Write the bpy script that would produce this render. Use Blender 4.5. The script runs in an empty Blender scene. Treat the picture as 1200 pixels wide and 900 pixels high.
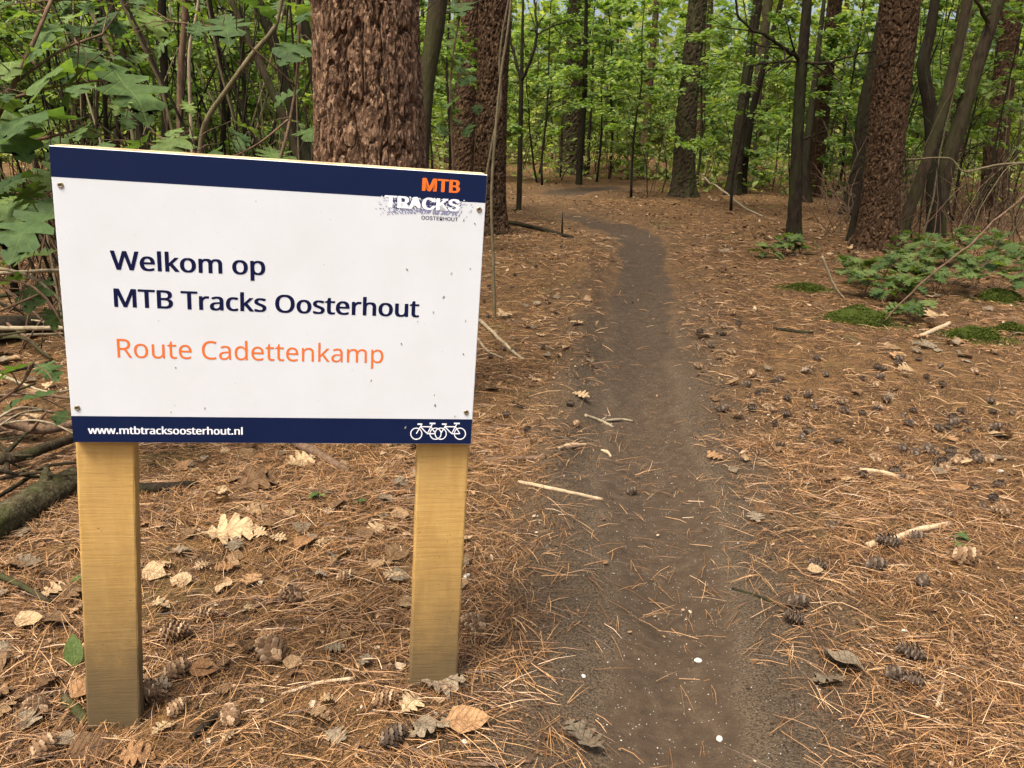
import bpy, math
import numpy as np
from mathutils import Matrix, Vector

# ------------------------------------------------------------------ camera, sky, sun, exposure
SC = bpy.context.scene
FPX, CX, CY = 970.0, 600.0, 450.0            # focal length and centre, in pixels of a 1200 x 900 frame
PITCH, ROLL, CAM_H = math.radians(17.3), math.radians(2.0), 1.155
_fwd = np.array([0, math.cos(PITCH), -math.sin(PITCH)])
_up = np.array([0, math.sin(PITCH), math.cos(PITCH)])
_rt = np.array([1.0, 0, 0])
CAMX = math.cos(ROLL) * _rt + math.sin(ROLL) * _up
CAMY = -math.sin(ROLL) * _rt + math.cos(ROLL) * _up
CAMO = np.array([0, 0, CAM_H])
cd = bpy.data.cameras.new('camera'); cam = bpy.data.objects.new('camera', cd)
SC.collection.objects.link(cam); SC.camera = cam
cd.sensor_width = 36.0; cd.lens = FPX / 1200 * 36.0; cd.clip_start = 0.05; cd.clip_end = 600
_m = np.eye(4); _m[:3, 0] = CAMX; _m[:3, 1] = CAMY; _m[:3, 2] = -_fwd; _m[:3, 3] = CAMO
cam.matrix_world = Matrix(_m.tolist())

SUN_DIR = Vector((-0.30, -0.36, 1.0)).normalized()       # towards the sun: behind the camera, to its left
wd = bpy.data.worlds.new('World'); SC.world = wd; wd.use_nodes = True
_nt = wd.node_tree; _bg = _nt.nodes['Background']
_sky = _nt.nodes.new('ShaderNodeTexSky'); _sky.sky_type = 'NISHITA'; _sky.sun_disc = False
_sky.sun_elevation = math.asin(SUN_DIR.z); _sky.sun_rotation = math.atan2(SUN_DIR.x, SUN_DIR.y)
_sky.air_density = 1.0; _sky.dust_density = 7.0; _sky.ozone_density = 0.3
_nt.links.new(_sky.outputs[0], _bg.inputs[0]); _bg.inputs[1].default_value = 0.115
sl = bpy.data.lights.new('sun', 'SUN'); sl.energy = 2.2; sl.angle = math.radians(22); sl.color = (1.0, 0.975, 0.925)
so = bpy.data.objects.new('sun', sl); SC.collection.objects.link(so)
so.rotation_euler = SUN_DIR.to_track_quat('Z', 'Y').to_euler(); so.location = (0, 0, 20)
SC.view_settings.view_transform = 'Standard'; SC.view_settings.look = 'None'
SC.view_settings.gamma = 1.0; SC.view_settings.use_curve_mapping = False
SC.view_settings.exposure = 1.36
SC.render.engine = 'CYCLES'
SC.cycles.max_bounces = 5; SC.cycles.diffuse_bounces = 3; SC.cycles.glossy_bounces = 1
SC.cycles.transmission_bounces = 4; SC.cycles.transparent_max_bounces = 4
SC.cycles.caustics_reflective = False; SC.cycles.caustics_refractive = False
try:
    SC.cycles.use_denoising = True; SC.cycles.denoiser = 'OPENIMAGEDENOISE'
except Exception:
    pass

# ------------------------------------------------------------------ helpers
COL = SC.collection
PI = math.pi
def rng_(s): return np.random.default_rng(s)

def _h(ix, iy, iz, seed):
    n = (ix.astype(np.int64) * 374761393 + iy.astype(np.int64) * 668265263 + iz.astype(np.int64) * 2147483647 + seed * 1274126177) & 0xffffffff
    n = ((n ^ (n >> 13)) * 1274126177) & 0xffffffff
    n = ((n ^ (n >> 16)) * 2246822519) & 0xffffffff
    return ((n ^ (n >> 15)) & 0xffffff) / float(0xffffff)
def vnoise(x, y, z=0.0, seed=0):
    x, y, z = np.broadcast_arrays(np.asarray(x, float), np.asarray(y, float), np.asarray(z, float))
    ix, iy, iz = np.floor(x), np.floor(y), np.floor(z)
    fx, fy, fz = x - ix, y - iy, z - iz
    fx, fy, fz = [q * q * (3 - 2 * q) for q in (fx, fy, fz)]
    r = 0
    for dx in (0, 1):
        for dy in (0, 1):
            for dz in (0, 1):
                w = (fx if dx else 1 - fx) * (fy if dy else 1 - fy) * (fz if dz else 1 - fz)
                r = r + w * _h(ix + dx, iy + dy, iz + dz, seed)
    return r * 2 - 1
def fbm(x, y, z=0.0, seed=0, oct=4, g=0.5):
    a, s, r = 1.0, 0.0, 0
    x, y, z = np.asarray(x, float), np.asarray(y, float), np.asarray(z, float)
    for i in range(oct):
        r = r + a * vnoise(x, y, z, seed + i * 17); s += a
        a *= g; x, y, z = x * 2.03 + 7.1, y * 2.03 + 3.3, z * 2.03 + 1.7
    return r / s
def worley(u, v, seed=0):
    """F1 and F2 of a jittered grid"""
    iu, iv = np.floor(u), np.floor(v)
    f1 = np.full(u.shape, 9.0); f2 = np.full(u.shape, 9.0); idc = np.zeros(u.shape)
    for du in (-1, 0, 1):
        for dv in (-1, 0, 1):
            a, b = iu + du, iv + dv
            px = a + 0.1 + 0.8 * _h(a, b, a * 0, seed); py = b + 0.1 + 0.8 * _h(a, b, a * 0, seed + 5)
            d = np.hypot(u - px, v - py)
            new = d < f1
            f2 = np.where(new, f1, np.minimum(f2, d)); idc = np.where(new, _h(a, b, a * 0, seed + 9), idc); f1 = np.where(new, d, f1)
    return f1, f2, idc
def sstep(a, b, x):
    t = np.clip((x - a) / (b - a), 0, 1); return t * t * (3 - 2 * t)

def tag(o, label=None, cat=None, group=None, kind=None):
    if label: o['label'] = label
    if cat: o['category'] = cat
    if group: o['group'] = group
    if kind: o['kind'] = kind
    return o
def empty(name, loc, label=None, cat=None, group=None):
    o = bpy.data.objects.new(name, None); COL.objects.link(o); o.location = loc; o.empty_display_size = 0.1
    return tag(o, label, cat, group)

def raw_mesh(name, V, faces, mats, smooth=True, midx=None):
    """faces: list of (n,k) int arrays; fast mesh building"""
    me = bpy.data.meshes.new(name)
    V = np.ascontiguousarray(V, dtype=np.float32)
    me.vertices.add(len(V)); me.vertices.foreach_set('co', V.ravel())
    faces = [np.asarray(f, dtype=np.int32) for f in faces if len(f)]
    loops = np.concatenate([f.ravel() for f in faces]); tot = np.concatenate([np.full(len(f), f.shape[1], np.int32) for f in faces])
    st = np.concatenate([[0], np.cumsum(tot)[:-1]]).astype(np.int32)
    me.loops.add(len(loops)); me.loops.foreach_set('vertex_index', loops)
    me.polygons.add(len(tot)); me.polygons.foreach_set('loop_start', st)
    try: me.polygons.foreach_set('loop_total', tot)
    except Exception: pass
    if midx is not None: me.polygons.foreach_set('material_index', np.asarray(midx, np.int32))
    me.polygons.foreach_set('use_smooth', np.full(len(tot), bool(smooth)))
    me.update(calc_edges=True)
    for m in (mats if isinstance(mats, (list, tuple)) else [mats]): me.materials.append(m)
    return me
def link(name, me, parent=None):
    o = bpy.data.objects.new(name, me); COL.objects.link(o)
    if parent is not None: o.parent = parent
    return o
class MB:
    def __init__(s): s.V = []; s.Q = []; s.T = []; s.n = 0
    def add(s, V, Q=None, T=None):
        V = np.asarray(V, float).reshape(-1, 3)
        if Q is not None and len(Q): s.Q.append(np.asarray(Q, int) + s.n)
        if T is not None and len(T): s.T.append(np.asarray(T, int) + s.n)
        s.V.append(V); s.n += len(V)
    def mesh(s, name, mats, smooth=True, off=(0, 0, 0)):
        V = np.concatenate(s.V) - np.asarray(off, float)
        F = []
        if s.Q: F.append(np.concatenate(s.Q))
        if s.T: F.append(np.concatenate(s.T))
        return raw_mesh(name, V, F, mats, smooth)
    def obj(s, name, mats, parent=None, smooth=True, off=(0, 0, 0)):
        return link(name, s.mesh(name, mats, smooth, off), parent)

def frames(P):
    P = np.asarray(P, float); T = np.gradient(P, axis=0); T /= np.linalg.norm(T, axis=1)[:, None] + 1e-12
    ref = np.array([0, 1.0, 0]) if abs(T[:, 1]).mean() < 0.8 else np.array([1.0, 0, 0])
    N = np.cross(T, ref); N /= np.linalg.norm(N, axis=1)[:, None] + 1e-12
    return T, N, np.cross(T, N)
def tube_geo(P, R, m=8, cap=True, rough=None):
    P = np.asarray(P, float); R = np.broadcast_to(np.asarray(R, float), (len(P),)); k = len(P)
    T, N, B = frames(P)
    th = np.linspace(0, 2 * PI, m, endpoint=False)
    rr = R[:, None] * np.ones(m)
    if rough is not None: rr = rr * (1 + rough(P, th))
    V = P[:, None] + rr[:, :, None] * (np.cos(th)[None, :, None] * N[:, None] + np.sin(th)[None, :, None] * B[:, None])
    i, j = np.meshgrid(np.arange(k - 1), np.arange(m), indexing='ij'); jn = (j + 1) % m
    Q = np.stack([i * m + j, i * m + jn, (i + 1) * m + jn, (i + 1) * m + j], -1).reshape(-1, 4)
    V = V.reshape(-1, 3); Tt = []
    if cap:
        V = np.vstack([V, P[:1], P[-1:]]); a, b = k * m, k * m + 1
        jj = np.arange(m); Tt = np.vstack([np.stack([np.full(m, a), (jj + 1) % m, jj], 1), np.stack([np.full(m, b), (k - 1) * m + jj, (k - 1) * m + (jj + 1) % m], 1)])
    return V, Q, Tt
def spline(P, n):
    """Catmull-Rom through the points, n samples; works on any number of columns"""
    P = np.asarray(P, float)
    if len(P) == 2:
        t = np.linspace(0, 1, n)[:, None]; return P[0] * (1 - t) + P[1] * t
    E = np.vstack([2 * P[0] - P[1], P, 2 * P[-1] - P[-2]])
    d = np.concatenate([[0], np.cumsum(np.linalg.norm(np.diff(P[:, :3], axis=0), axis=1))])
    s = np.linspace(0, d[-1], n); k = np.clip(np.searchsorted(d, s, side='right') - 1, 0, len(P) - 2)
    t = ((s - d[k]) / (d[k + 1] - d[k]))[:, None]
    p0, p1, p2, p3 = E[k], E[k + 1], E[k + 2], E[k + 3]
    return 0.5 * ((2 * p1) + (-p0 + p2) * t + (2 * p0 - 5 * p1 + 4 * p2 - p3) * t ** 2 + (-p0 + 3 * p1 - 3 * p2 + p3) * t ** 3)

# pixel of the photograph -> ray in the world
def ray(px, py):
    d = ((px - CX) / FPX) * CAMX - ((py - CY) / FPX) * CAMY + _fwd
    return d
def flat_hit(px, py, z=0.0):
    d = ray(px, py); return CAMO + d * ((z - CAM_H) / d[2])
def at_y(px, py, Y):
    d = ray(px, py); return CAMO + d * (Y / d[1])

# ------------------------------------------------------------------ materials
def mat(name):
    m = bpy.data.materials.new(name); m.use_nodes = True; nt = m.node_tree
    for n in list(nt.nodes): nt.nodes.remove(n)
    return m, nt
class NT:
    def __init__(s, name):
        s.m, s.t = mat(name); s.out = s.n('ShaderNodeOutputMaterial')
    def n(s, typ, **kw):
        n = s.t.nodes.new(typ)
        for k, v in kw.items(): setattr(n, k, v)
        return n
    def l(s, a, b): s.t.links.new(a, b)
    def coord(s, kind='Object', scale=(1, 1, 1)):
        c = s.n('ShaderNodeTexCoord'); mp = s.n('ShaderNodeMapping'); mp.inputs['Scale'].default_value = scale
        s.l(c.outputs[kind], mp.inputs['Vector']); return mp.outputs[0]
    def noise(s, vec, scale, detail=4, rough=0.6, dist=0.0):
        n = s.n('ShaderNodeTexNoise'); n.inputs['Scale'].default_value = scale; n.inputs['Detail'].default_value = detail
        n.inputs['Roughness'].default_value = rough; n.inputs['Distortion'].default_value = dist
        if vec is not None: s.l(vec, n.inputs['Vector'])
        return n.outputs['Fac']
    def vor(s, vec, scale, feature='F1', out='Distance', rnd=1.0):
        n = s.n('ShaderNodeTexVoronoi', feature=feature); n.inputs['Scale'].default_value = scale; n.inputs['Randomness'].default_value = rnd
        if vec is not None: s.l(vec, n.inputs['Vector'])
        return n.outputs[out]
    def ramp(s, fac, stops, interp='LINEAR'):
        r = s.n('ShaderNodeValToRGB'); cr = r.color_ramp; cr.interpolation = interp
        while len(cr.elements) < len(stops): cr.elements.new(0.5)
        for e, (p, c) in zip(cr.elements, stops):
            e.position = p; e.color = (c[0], c[1], c[2], 1) if not np.isscalar(c) else (c, c, c, 1)
        s.l(fac, r.inputs[0]); return r.outputs[0]
    def mix(s, fac, a, b, blend='MIX'):
        x = s.n('ShaderNodeMix', data_type='RGBA', blend_type=blend)
        for v, i in ((fac, 0), (a, 6), (b, 7)):
            if hasattr(v, 'links') or hasattr(v, 'is_output'): s.l(v, x.inputs[i])
            else: x.inputs[i].default_value = v if i == 0 else (v[0], v[1], v[2], 1)
        return x.outputs[2]
    def math(s, op, a, b=None, clamp=False):
        x = s.n('ShaderNodeMath', operation=op, use_clamp=clamp)
        for v, i in ((a, 0), (b, 1)):
            if v is None: continue
            if hasattr(v, 'is_output'): s.l(v, x.inputs[i])
            else: x.inputs[i].default_value = v
        return x.outputs[0]
    def bump(s, h, strength=0.5, dist=0.01, prev=None):
        b = s.n('ShaderNodeBump'); b.inputs['Strength'].default_value = strength; b.inputs['Distance'].default_value = dist
        s.l(h, b.inputs['Height'])
        if prev is not None: s.l(prev, b.inputs['Normal'])
        return b.outputs[0]
    def bsdf(s, col, rough=0.8, spec=0.3, normal=None):
        p = s.n('ShaderNodeBsdfPrincipled')
        if hasattr(col, 'is_output'): s.l(col, p.inputs['Base Color'])
        else: p.inputs['Base Color'].default_value = (*col, 1)
        if hasattr(rough, 'is_output'): s.l(rough, p.inputs['Roughness'])
        else: p.inputs['Roughness'].default_value = rough
        p.inputs['Specular IOR Level'].default_value = spec
        if normal is not None: s.l(normal, p.inputs['Normal'])
        return p
    def done(s, sh):
        s.l(sh.outputs[0], s.out.inputs['Surface']); return s.m

def simple_mat(name, col, rough=0.6, spec=0.3):
    t = NT(name); return t.done(t.bsdf(col, rough, spec))

def island_mat(name, stops, trans=0.0, rough=0.55, spec=0.25, obj=False, noise=False, bump=0):
    """one random colour for each leaf / needle / chip; leaves that are objects of their own also get veins and blotches"""
    t = NT(name)
    if obj: r = t.n('ShaderNodeObjectInfo').outputs['Random']
    else: r = t.n('ShaderNodeNewGeometry').outputs['Random Per Island']
    c = t.ramp(r, stops); nrm = None
    if obj or noise:
        v = t.coord('Object'); nz = t.noise(v, 7 if obj else 25, 4, 0.65)
        c = t.mix(t.ramp(nz, [(0.40, 0.0), (0.70, 0.75)]), c, t.mix(1.0, c, (0.50, 0.50, 0.46) if obj != 'dead' else (0.42, 0.36, 0.32), 'MULTIPLY'))
    if obj:
        sp = t.n('ShaderNodeSeparateXYZ'); t.l(v, sp.inputs[0]); ay = t.math('ABSOLUTE', sp.outputs[1])
        side = t.math('ABSOLUTE', t.math('SUBTRACT', t.math('FRACT', t.math('MULTIPLY', t.math('SUBTRACT', sp.outputs[0], t.math('MULTIPLY', ay, 0.75)), 7.0)), 0.5))
        vein = t.math('MAXIMUM', t.ramp(side, [(0.0, 0.75), (0.09, 0.0)]), t.ramp(ay, [(0.004, 1.0), (0.017, 0.0)]))
        c = t.mix(t.math('MULTIPLY', vein, 0.34 if obj != 'dead' else 0.12), c, t.mix(1.0, c, (2.0, 1.7, 1.7), 'MULTIPLY') if obj != 'dead' else t.mix(1.0, c, (0.6, 0.55, 0.5), 'MULTIPLY'))
        hh = t.math('SUBTRACT', t.math('MULTIPLY', nz, 0.6), t.math('MULTIPLY', vein, 0.5)); nrm = t.bump(hh, 0.6 if obj == 'dead' else 0.28, 0.03)
    p = t.bsdf(c, rough, spec, nrm)
    if trans:
        tr = t.n('ShaderNodeBsdfTranslucent'); hs = t.mix(1.0, c, (1.25, 1.35, 0.45) if obj != 'dead' else (1, .85, .6), 'MULTIPLY'); t.l(hs, tr.inputs[0])
        mx = t.n('ShaderNodeMixShader'); mx.inputs[0].default_value = trans
        t.l(p.outputs[0], mx.inputs[1]); t.l(tr.outputs[0], mx.inputs[2])
        return t.done(mx)
    return t.done(p)

def bark_mat(name, dark, mid, pale, scale=1.0, vert=0.35, pale_amt=0.58, bump=0.8, green=None, flakes=0.0):
    t = NT(name); v = t.coord('Object', (1, 1, vert))
    n1 = t.noise(v, 22 * scale, 5, 0.65, 0.4); n2 = t.noise(v, 85 * scale, 3, 0.7, 0.6); n3 = t.noise(v, 5 * scale, 2)
    c = t.ramp(n1, [(0.33, dark), (0.52, mid), (0.72, tuple(np.array(mid) * 1.25))])
    c = t.mix(t.ramp(n3, [(0.35, 0.0), (0.7, 0.45)]), c, dark)
    c = t.mix(t.ramp(n2, [(pale_amt, 0.0), (pale_amt + 0.1, 1.0)]), c, pale)
    h = n1
    if flakes:
        vd = t.n('ShaderNodeVectorMath', operation='ADD'); t.l(v, vd.inputs[0]); sc = t.n('ShaderNodeVectorMath', operation='SCALE'); sc.inputs['Scale'].default_value = 0.02 / scale
        nn = t.n('ShaderNodeTexNoise'); nn.inputs['Scale'].default_value = 40 * scale; t.l(v, nn.inputs['Vector']); t.l(nn.outputs['Color'], sc.inputs[0]); t.l(sc.outputs[0], vd.inputs[1])
        vo = t.n('ShaderNodeTexVoronoi'); vo.inputs['Scale'].default_value = 62 * scale; t.l(vd.outputs[0], vo.inputs['Vector'])
        sp = t.n('ShaderNodeSeparateColor'); t.l(vo.outputs['Color'], sp.inputs[0])
        c = t.mix(t.math('MULTIPLY', t.ramp(sp.outputs[0], [(0.55, 0.0), (0.95, 1.0)]), flakes), c, pale)
        c = t.mix(t.math('MULTIPLY', t.ramp(sp.outputs[1], [(0.5, 0.0), (0.9, 1.0)]), flakes), c, dark)
        h = t.math('ADD', n1, t.math('MULTIPLY', sp.outputs[2], 0.8))
    if green:
        c = t.mix(t.ramp(n3, [(0.45, 0.0), (0.65, 0.8)]), c, green)
    nb = t.bump(h, bump, 0.02 / scale); nb = t.bump(n2, 0.8, 0.008 / scale, nb)
    return t.done(t.bsdf(c, 0.95, 0.05, nb))

M = {}
M['pine_bark'] = bark_mat('pine_bark', (0.0264, 0.0154, 0.0093), (0.1188, 0.0668, 0.0392), (0.4180, 0.2650, 0.1568), 1.7, 0.5, 0.60, 0.25, None, 0.55)
M['red_bark'] = bark_mat('red_bark', (0.0202, 0.0124, 0.0071), (0.0633, 0.0360, 0.0197), (0.2024, 0.1242, 0.0677), 1.3, 0.45, 0.64, 0.9, None, 0.5)
M['grey_bark'] = bark_mat('grey_bark', (0.0200, 0.0144, 0.0092), (0.0550, 0.0408, 0.0242), (0.1500, 0.1200, 0.0747), 1.2, 0.3, 0.65, 0.9, (0.0500, 0.0516, 0.0196))
M['dark_bark'] = bark_mat('dark_bark', (0.0120, 0.0092, 0.0068), (0.0300, 0.0227, 0.0149), (0.1050, 0.0824, 0.0513), 1.5, 0.3, 0.67, 0.9, (0.0315, 0.0327, 0.0135))
M['pale_twig'] = bark_mat('pale_twig', (0.16, 0.125, 0.075), (0.30, 0.24, 0.15), (0.42, 0.36, 0.25), 2.5, 0.3, 0.66, 0.3)
M['olive_twig'] = bark_mat('olive_twig', (0.085, 0.068, 0.036), (0.165, 0.132, 0.074), (0.26, 0.22, 0.14), 2.5, 0.3, 0.66, 0.3)
M['brown_twig'] = bark_mat('brown_twig', (0.06, 0.038, 0.024), (0.15, 0.095, 0.058), (0.28, 0.2, 0.13), 2.5, 0.3, 0.64, 0.3)
M['log_bark'] = bark_mat('log_bark', (0.0240, 0.0187, 0.0097), (0.0680, 0.0538, 0.0279), (0.1600, 0.1404, 0.0780), 1.6, 1.0, 0.62, 1.0, (0.0440, 0.0507, 0.0143), 0.5)
M['leaf_far'] = island_mat('leaf_far', [(0, (0.1323, 0.1802, 0.0473)), (0.4, (0.2070, 0.2626, 0.0675)), (0.8, (0.3105, 0.3553, 0.1013)), (1, (0.4370, 0.4223, 0.1620))], 0.5)
M['leaf_mid'] = island_mat('leaf_mid', [(0, (0.0915, 0.1575, 0.0416)), (0.5, (0.1525, 0.2363, 0.0650)), (0.85, (0.2440, 0.3150, 0.0845)), (1, (0.3660, 0.3832, 0.1235))], 0.46)
M['leaf_oak'] = island_mat('leaf_oak', [(0, (0.0630, 0.1092, 0.0350)), (0.5, (0.1050, 0.1662, 0.0525)), (1, (0.1785, 0.2470, 0.0688))], 0.42, 0.6, 0.15, obj=True)
M['leaf_herb'] = island_mat('leaf_herb', [(0, (0.0630, 0.1038, 0.0285)), (0.6, (0.1035, 0.1540, 0.0399)), (1, (0.1710, 0.2200, 0.0617))], 0.38, 0.6, 0.18, obj=True)
M['pine_leaf'] = island_mat('pine_leaf', [(0, (0.03, 0.06, 0.02)), (1, (0.06, 0.11, 0.035))], 0.2)
M['needle'] = island_mat('needle', [(0, (0.0349, 0.0169, 0.0078)), (0.28, (0.0960, 0.0452, 0.0173)), (0.55, (0.2137, 0.1024, 0.0363)), (0.82, (0.3401, 0.1774, 0.0669)), (0.95, (0.4622, 0.2744, 0.1220)), (1, (0.5931, 0.4195, 0.2597))], 0, 0.5, 0.35)
M['chip'] = island_mat('chip', [(0, (0.030, 0.018, 0.011)), (0.4, (0.095, 0.052, 0.026)), (0.75, (0.20, 0.115, 0.056)), (0.93, (0.29, 0.19, 0.105)), (1, (0.37, 0.29, 0.19))], 0, 0.8, 0.1)
M['grit'] = island_mat('grit', [(0, (0.10, 0.082, 0.065)), (0.6, (0.24, 0.21, 0.17)), (1, (0.50, 0.46, 0.39))], 0, 0.7, 0.2)
M['dead_leaf'] = island_mat('dead_leaf', [(0, (0.12, 0.068, 0.034)), (0.4, (0.22, 0.135, 0.066)), (0.75, (0.34, 0.22, 0.115)), (1, (0.44, 0.31, 0.17))], 0.1, 0.8, 0.1, obj='dead')
M['pale_leaf'] = island_mat('pale_leaf', [(0, (0.36, 0.245, 0.125)), (1, (0.50, 0.355, 0.195))], 0.1, 0.8, 0.1, obj='dead')
M['grey_leaf'] = island_mat('grey_leaf', [(0, (0.16, 0.125, 0.080)), (1, (0.27, 0.21, 0.135))], 0.1, 0.85, 0.1, obj='dead')
M['orange_leaf'] = island_mat('orange_leaf', [(0, (0.27, 0.145, 0.064)), (1, (0.36, 0.21, 0.10))], 0.1, 0.8, 0.1, obj='dead')
M['cone'] = island_mat('cone', [(0, (0.115, 0.062, 0.030)), (0.6, (0.24, 0.145, 0.075)), (1, (0.44, 0.31, 0.18))], 0, 0.7, 0.25)
M['cone_dark'] = island_mat('cone_dark', [(0, (0.040, 0.027, 0.018)), (0.6, (0.085, 0.058, 0.038)), (1, (0.19, 0.14, 0.095))], 0, 0.75, 0.2)
M['moss'] = island_mat('moss', [(0, (0.030, 0.042, 0.008)), (0.6, (0.066, 0.086, 0.015)), (1, (0.12, 0.14, 0.03))], 0.2, 0.9, 0.05)
M['bare_wood'] = bark_mat('bare_wood', (0.28, 0.19, 0.11), (0.45, 0.33, 0.2), (0.58, 0.46, 0.3), 2.5, 0.25, 0.62, 0.3)
M['leaf_bright'] = island_mat('leaf_bright', [(0, (0.1200, 0.1957, 0.0486)), (0.5, (0.1860, 0.2781, 0.0675)), (1, (0.3240, 0.3811, 0.1080))], 0.5)
# ------------------------------------------------------------------ ground: forest floor and the dirt trail
TR = [(690, 930, 1000), (684, 925, 895), (690, 902, 780), (690, 876, 680), (691, 855, 600), (695, 826, 520), (702, 803, 450), (706, 794, 390), (714, 793, 340),
      (720, 788, 300), (718, 782, 280), (694, 762, 267), (652, 715, 255), (628, 680, 243), (622, 668, 234), (628, 680, 227), (650, 705, 222), (700, 740, 219)]
_c = []
for l, r, y in TR:
    a, b = flat_hit(l, y), flat_hit(r, y); _c.append([*(0.5 * (a + b))[:2], 0, 0.44 * min(np.linalg.norm(b - a), 1.5)])
TRAIL = spline(np.array(_c), 260)
def trail_d(x, y):
    """distance to the trail's centre line over its half width, and which side (+1 right)"""
    x = np.asarray(x, float).ravel(); y = np.asarray(y, float).ravel(); out = np.empty(len(x)); side = np.empty(len(x))
    tx = np.gradient(TRAIL[:, 0]); ty = np.gradient(TRAIL[:, 1])
    for i in range(0, len(x), 20000):
        X = x[i:i + 20000, None] - TRAIL[None, :, 0]; Y = y[i:i + 20000, None] - TRAIL[None, :, 1]
        D = X * X + Y * Y; k = D.argmin(1); a = np.arange(len(k))
        out[i:i + 20000] = np.sqrt(D[a, k]) / TRAIL[k, 3]
        side[i:i + 20000] = np.sign(X[a, k] * ty[k] - Y[a, k] * tx[k])
    return out, side
def trail_mask(x, y):
    d, s = trail_d(x, y); x = np.ravel(x); y = np.ravel(y)
    d = d + 0.34 * fbm(x * 1.9, y * 1.9, seed=3) + 0.24 * fbm(x * 9, y * 9, seed=5)
    fade = 1 - 0.75 * sstep(10.0, 12.6, y + 1.0 * fbm(x * 1.1, y * 1.1, seed=6)) * (1 - sstep(14.5, 16.0, y)) * (0.8 + 0.4 * fbm(x * 1.5, y * 1.5, seed=8))
    return (1 - sstep(0.55, 1.30, d)) * np.clip(fade, 0, 1), np.where(fade < .9, np.maximum(d, 1.9 - fade), d), s
def gz(x, y, full=False):
    x = np.asarray(x, float); y = np.asarray(y, float); sh = x.shape; x = x.ravel(); y = y.ravel()
    m, d, s = trail_mask(x, y)
    z = 0.035 * fbm(x * 0.4, y * 0.4, seed=11, oct=2) + (1 - m) * (0.016 * fbm(x * 2.5, y * 2.5, seed=12, oct=2) + 0.007 * fbm(x * 11, y * 11, seed=13, oct=3))
    z += m * 0.0035 * np.cos(d * 11 + 1.5 * fbm(x * 1.2, y * 1.2, seed=16)) * (0.6 + .8 * fbm(x * 3, y * 3, seed=17))
    z += m * (0.004 * fbm(x * 9, y * 2.5, seed=14) + 0.0035 * fbm(x * 30, y * 30, seed=15, oct=2))
    z -= 0.040 * (1 - sstep(0.2, 1.25, d)) + 0.008 * np.exp(-(d / 0.22) ** 2)
    z += 0.075 * np.exp(-((d - 1.75) / 0.5) ** 2) * (s < 0) * sstep(2.0, 3.2, y) * (1 - sstep(7, 10, y))
    z += 0.05 * np.exp(-((d - 2.4) / 0.8) ** 2) * (s > 0) * sstep(3.0, 5.0, y) * (1 - sstep(8, 11, y))
    z += 0.10 * sstep(14, 40, y) * 3 - 0.028 * np.exp(-((x + .775) ** 2 + (y - 1.39) ** 2) / .30 ** 2)
    if full: return z.reshape(sh), m.reshape(sh)
    return z.reshape(sh)
def ground_slow(px, py):
    z = 0.0
    for _ in range(6):
        p = flat_hit(px, py, z); z = float(gz(np.array([p[0]]), np.array([p[1]]))[0])
    return np.array([p[0], p[1], z])

def axis(lo, d0, d1, hi, step, g):
    mid = list(np.arange(d0, d1, step)); s = step; a = d0; L = []
    while a > lo: s *= g; a -= s; L.append(a)
    s = step; a = mid[-1]; R = []
    while a < hi: s *= g; a += s; R.append(a)
    return np.array(L[::-1] + mid + R)
GX = axis(-75, -2.6, 3.6, 75, 0.028, 1.06); GY = axis(-8, 0.7, 5.5, 120, 0.028, 1.028)
XX, YY = np.meshgrid(GX, GY, indexing='ij'); ZZ, MM = gz(XX, YY, True)
GV = np.stack([XX, YY, ZZ], -1).reshape(-1, 3); GM = MM.ravel(); _ny = len(GY)
i_, j_ = np.meshgrid(np.arange(len(GX) - 1), np.arange(_ny - 1), indexing='ij')
GQ = np.stack([i_ * _ny + j_, (i_ + 1) * _ny + j_, (i_ + 1) * _ny + j_ + 1, i_ * _ny + j_ + 1], -1).reshape(-1, 4)

def bil(A, x, y):
    i = int(np.clip(np.searchsorted(GX, x) - 1, 0, len(GX) - 2)); j = int(np.clip(np.searchsorted(GY, y) - 1, 0, len(GY) - 2))
    u = (x - GX[i]) / (GX[i + 1] - GX[i]); v = (y - GY[j]) / (GY[j + 1] - GY[j])
    return float(A[i, j] * (1 - u) * (1 - v) + A[i + 1, j] * u * (1 - v) + A[i, j + 1] * (1 - u) * v + A[i + 1, j + 1] * u * v)
DD = trail_mask(XX, YY)[1].reshape(XX.shape)
gz_full = gz
def gz(x, y, full=False):
    """height of the ground; single points are read off the finished sheet"""
    x = np.asarray(x, float); y = np.asarray(y, float)
    if x.size == 1 and not full: return np.array([bil(ZZ, float(x.ravel()[0]), float(y.ravel()[0]))])
    return gz_full(x, y, full)
def trail_at(x, y): return bil(DD, x, y)
def ground(px, py):
    z = 0.0
    for _ in range(6):
        p = flat_hit(px, py, z); z = bil(ZZ, p[0], p[1])
    return np.array([p[0], p[1], z])

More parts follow.
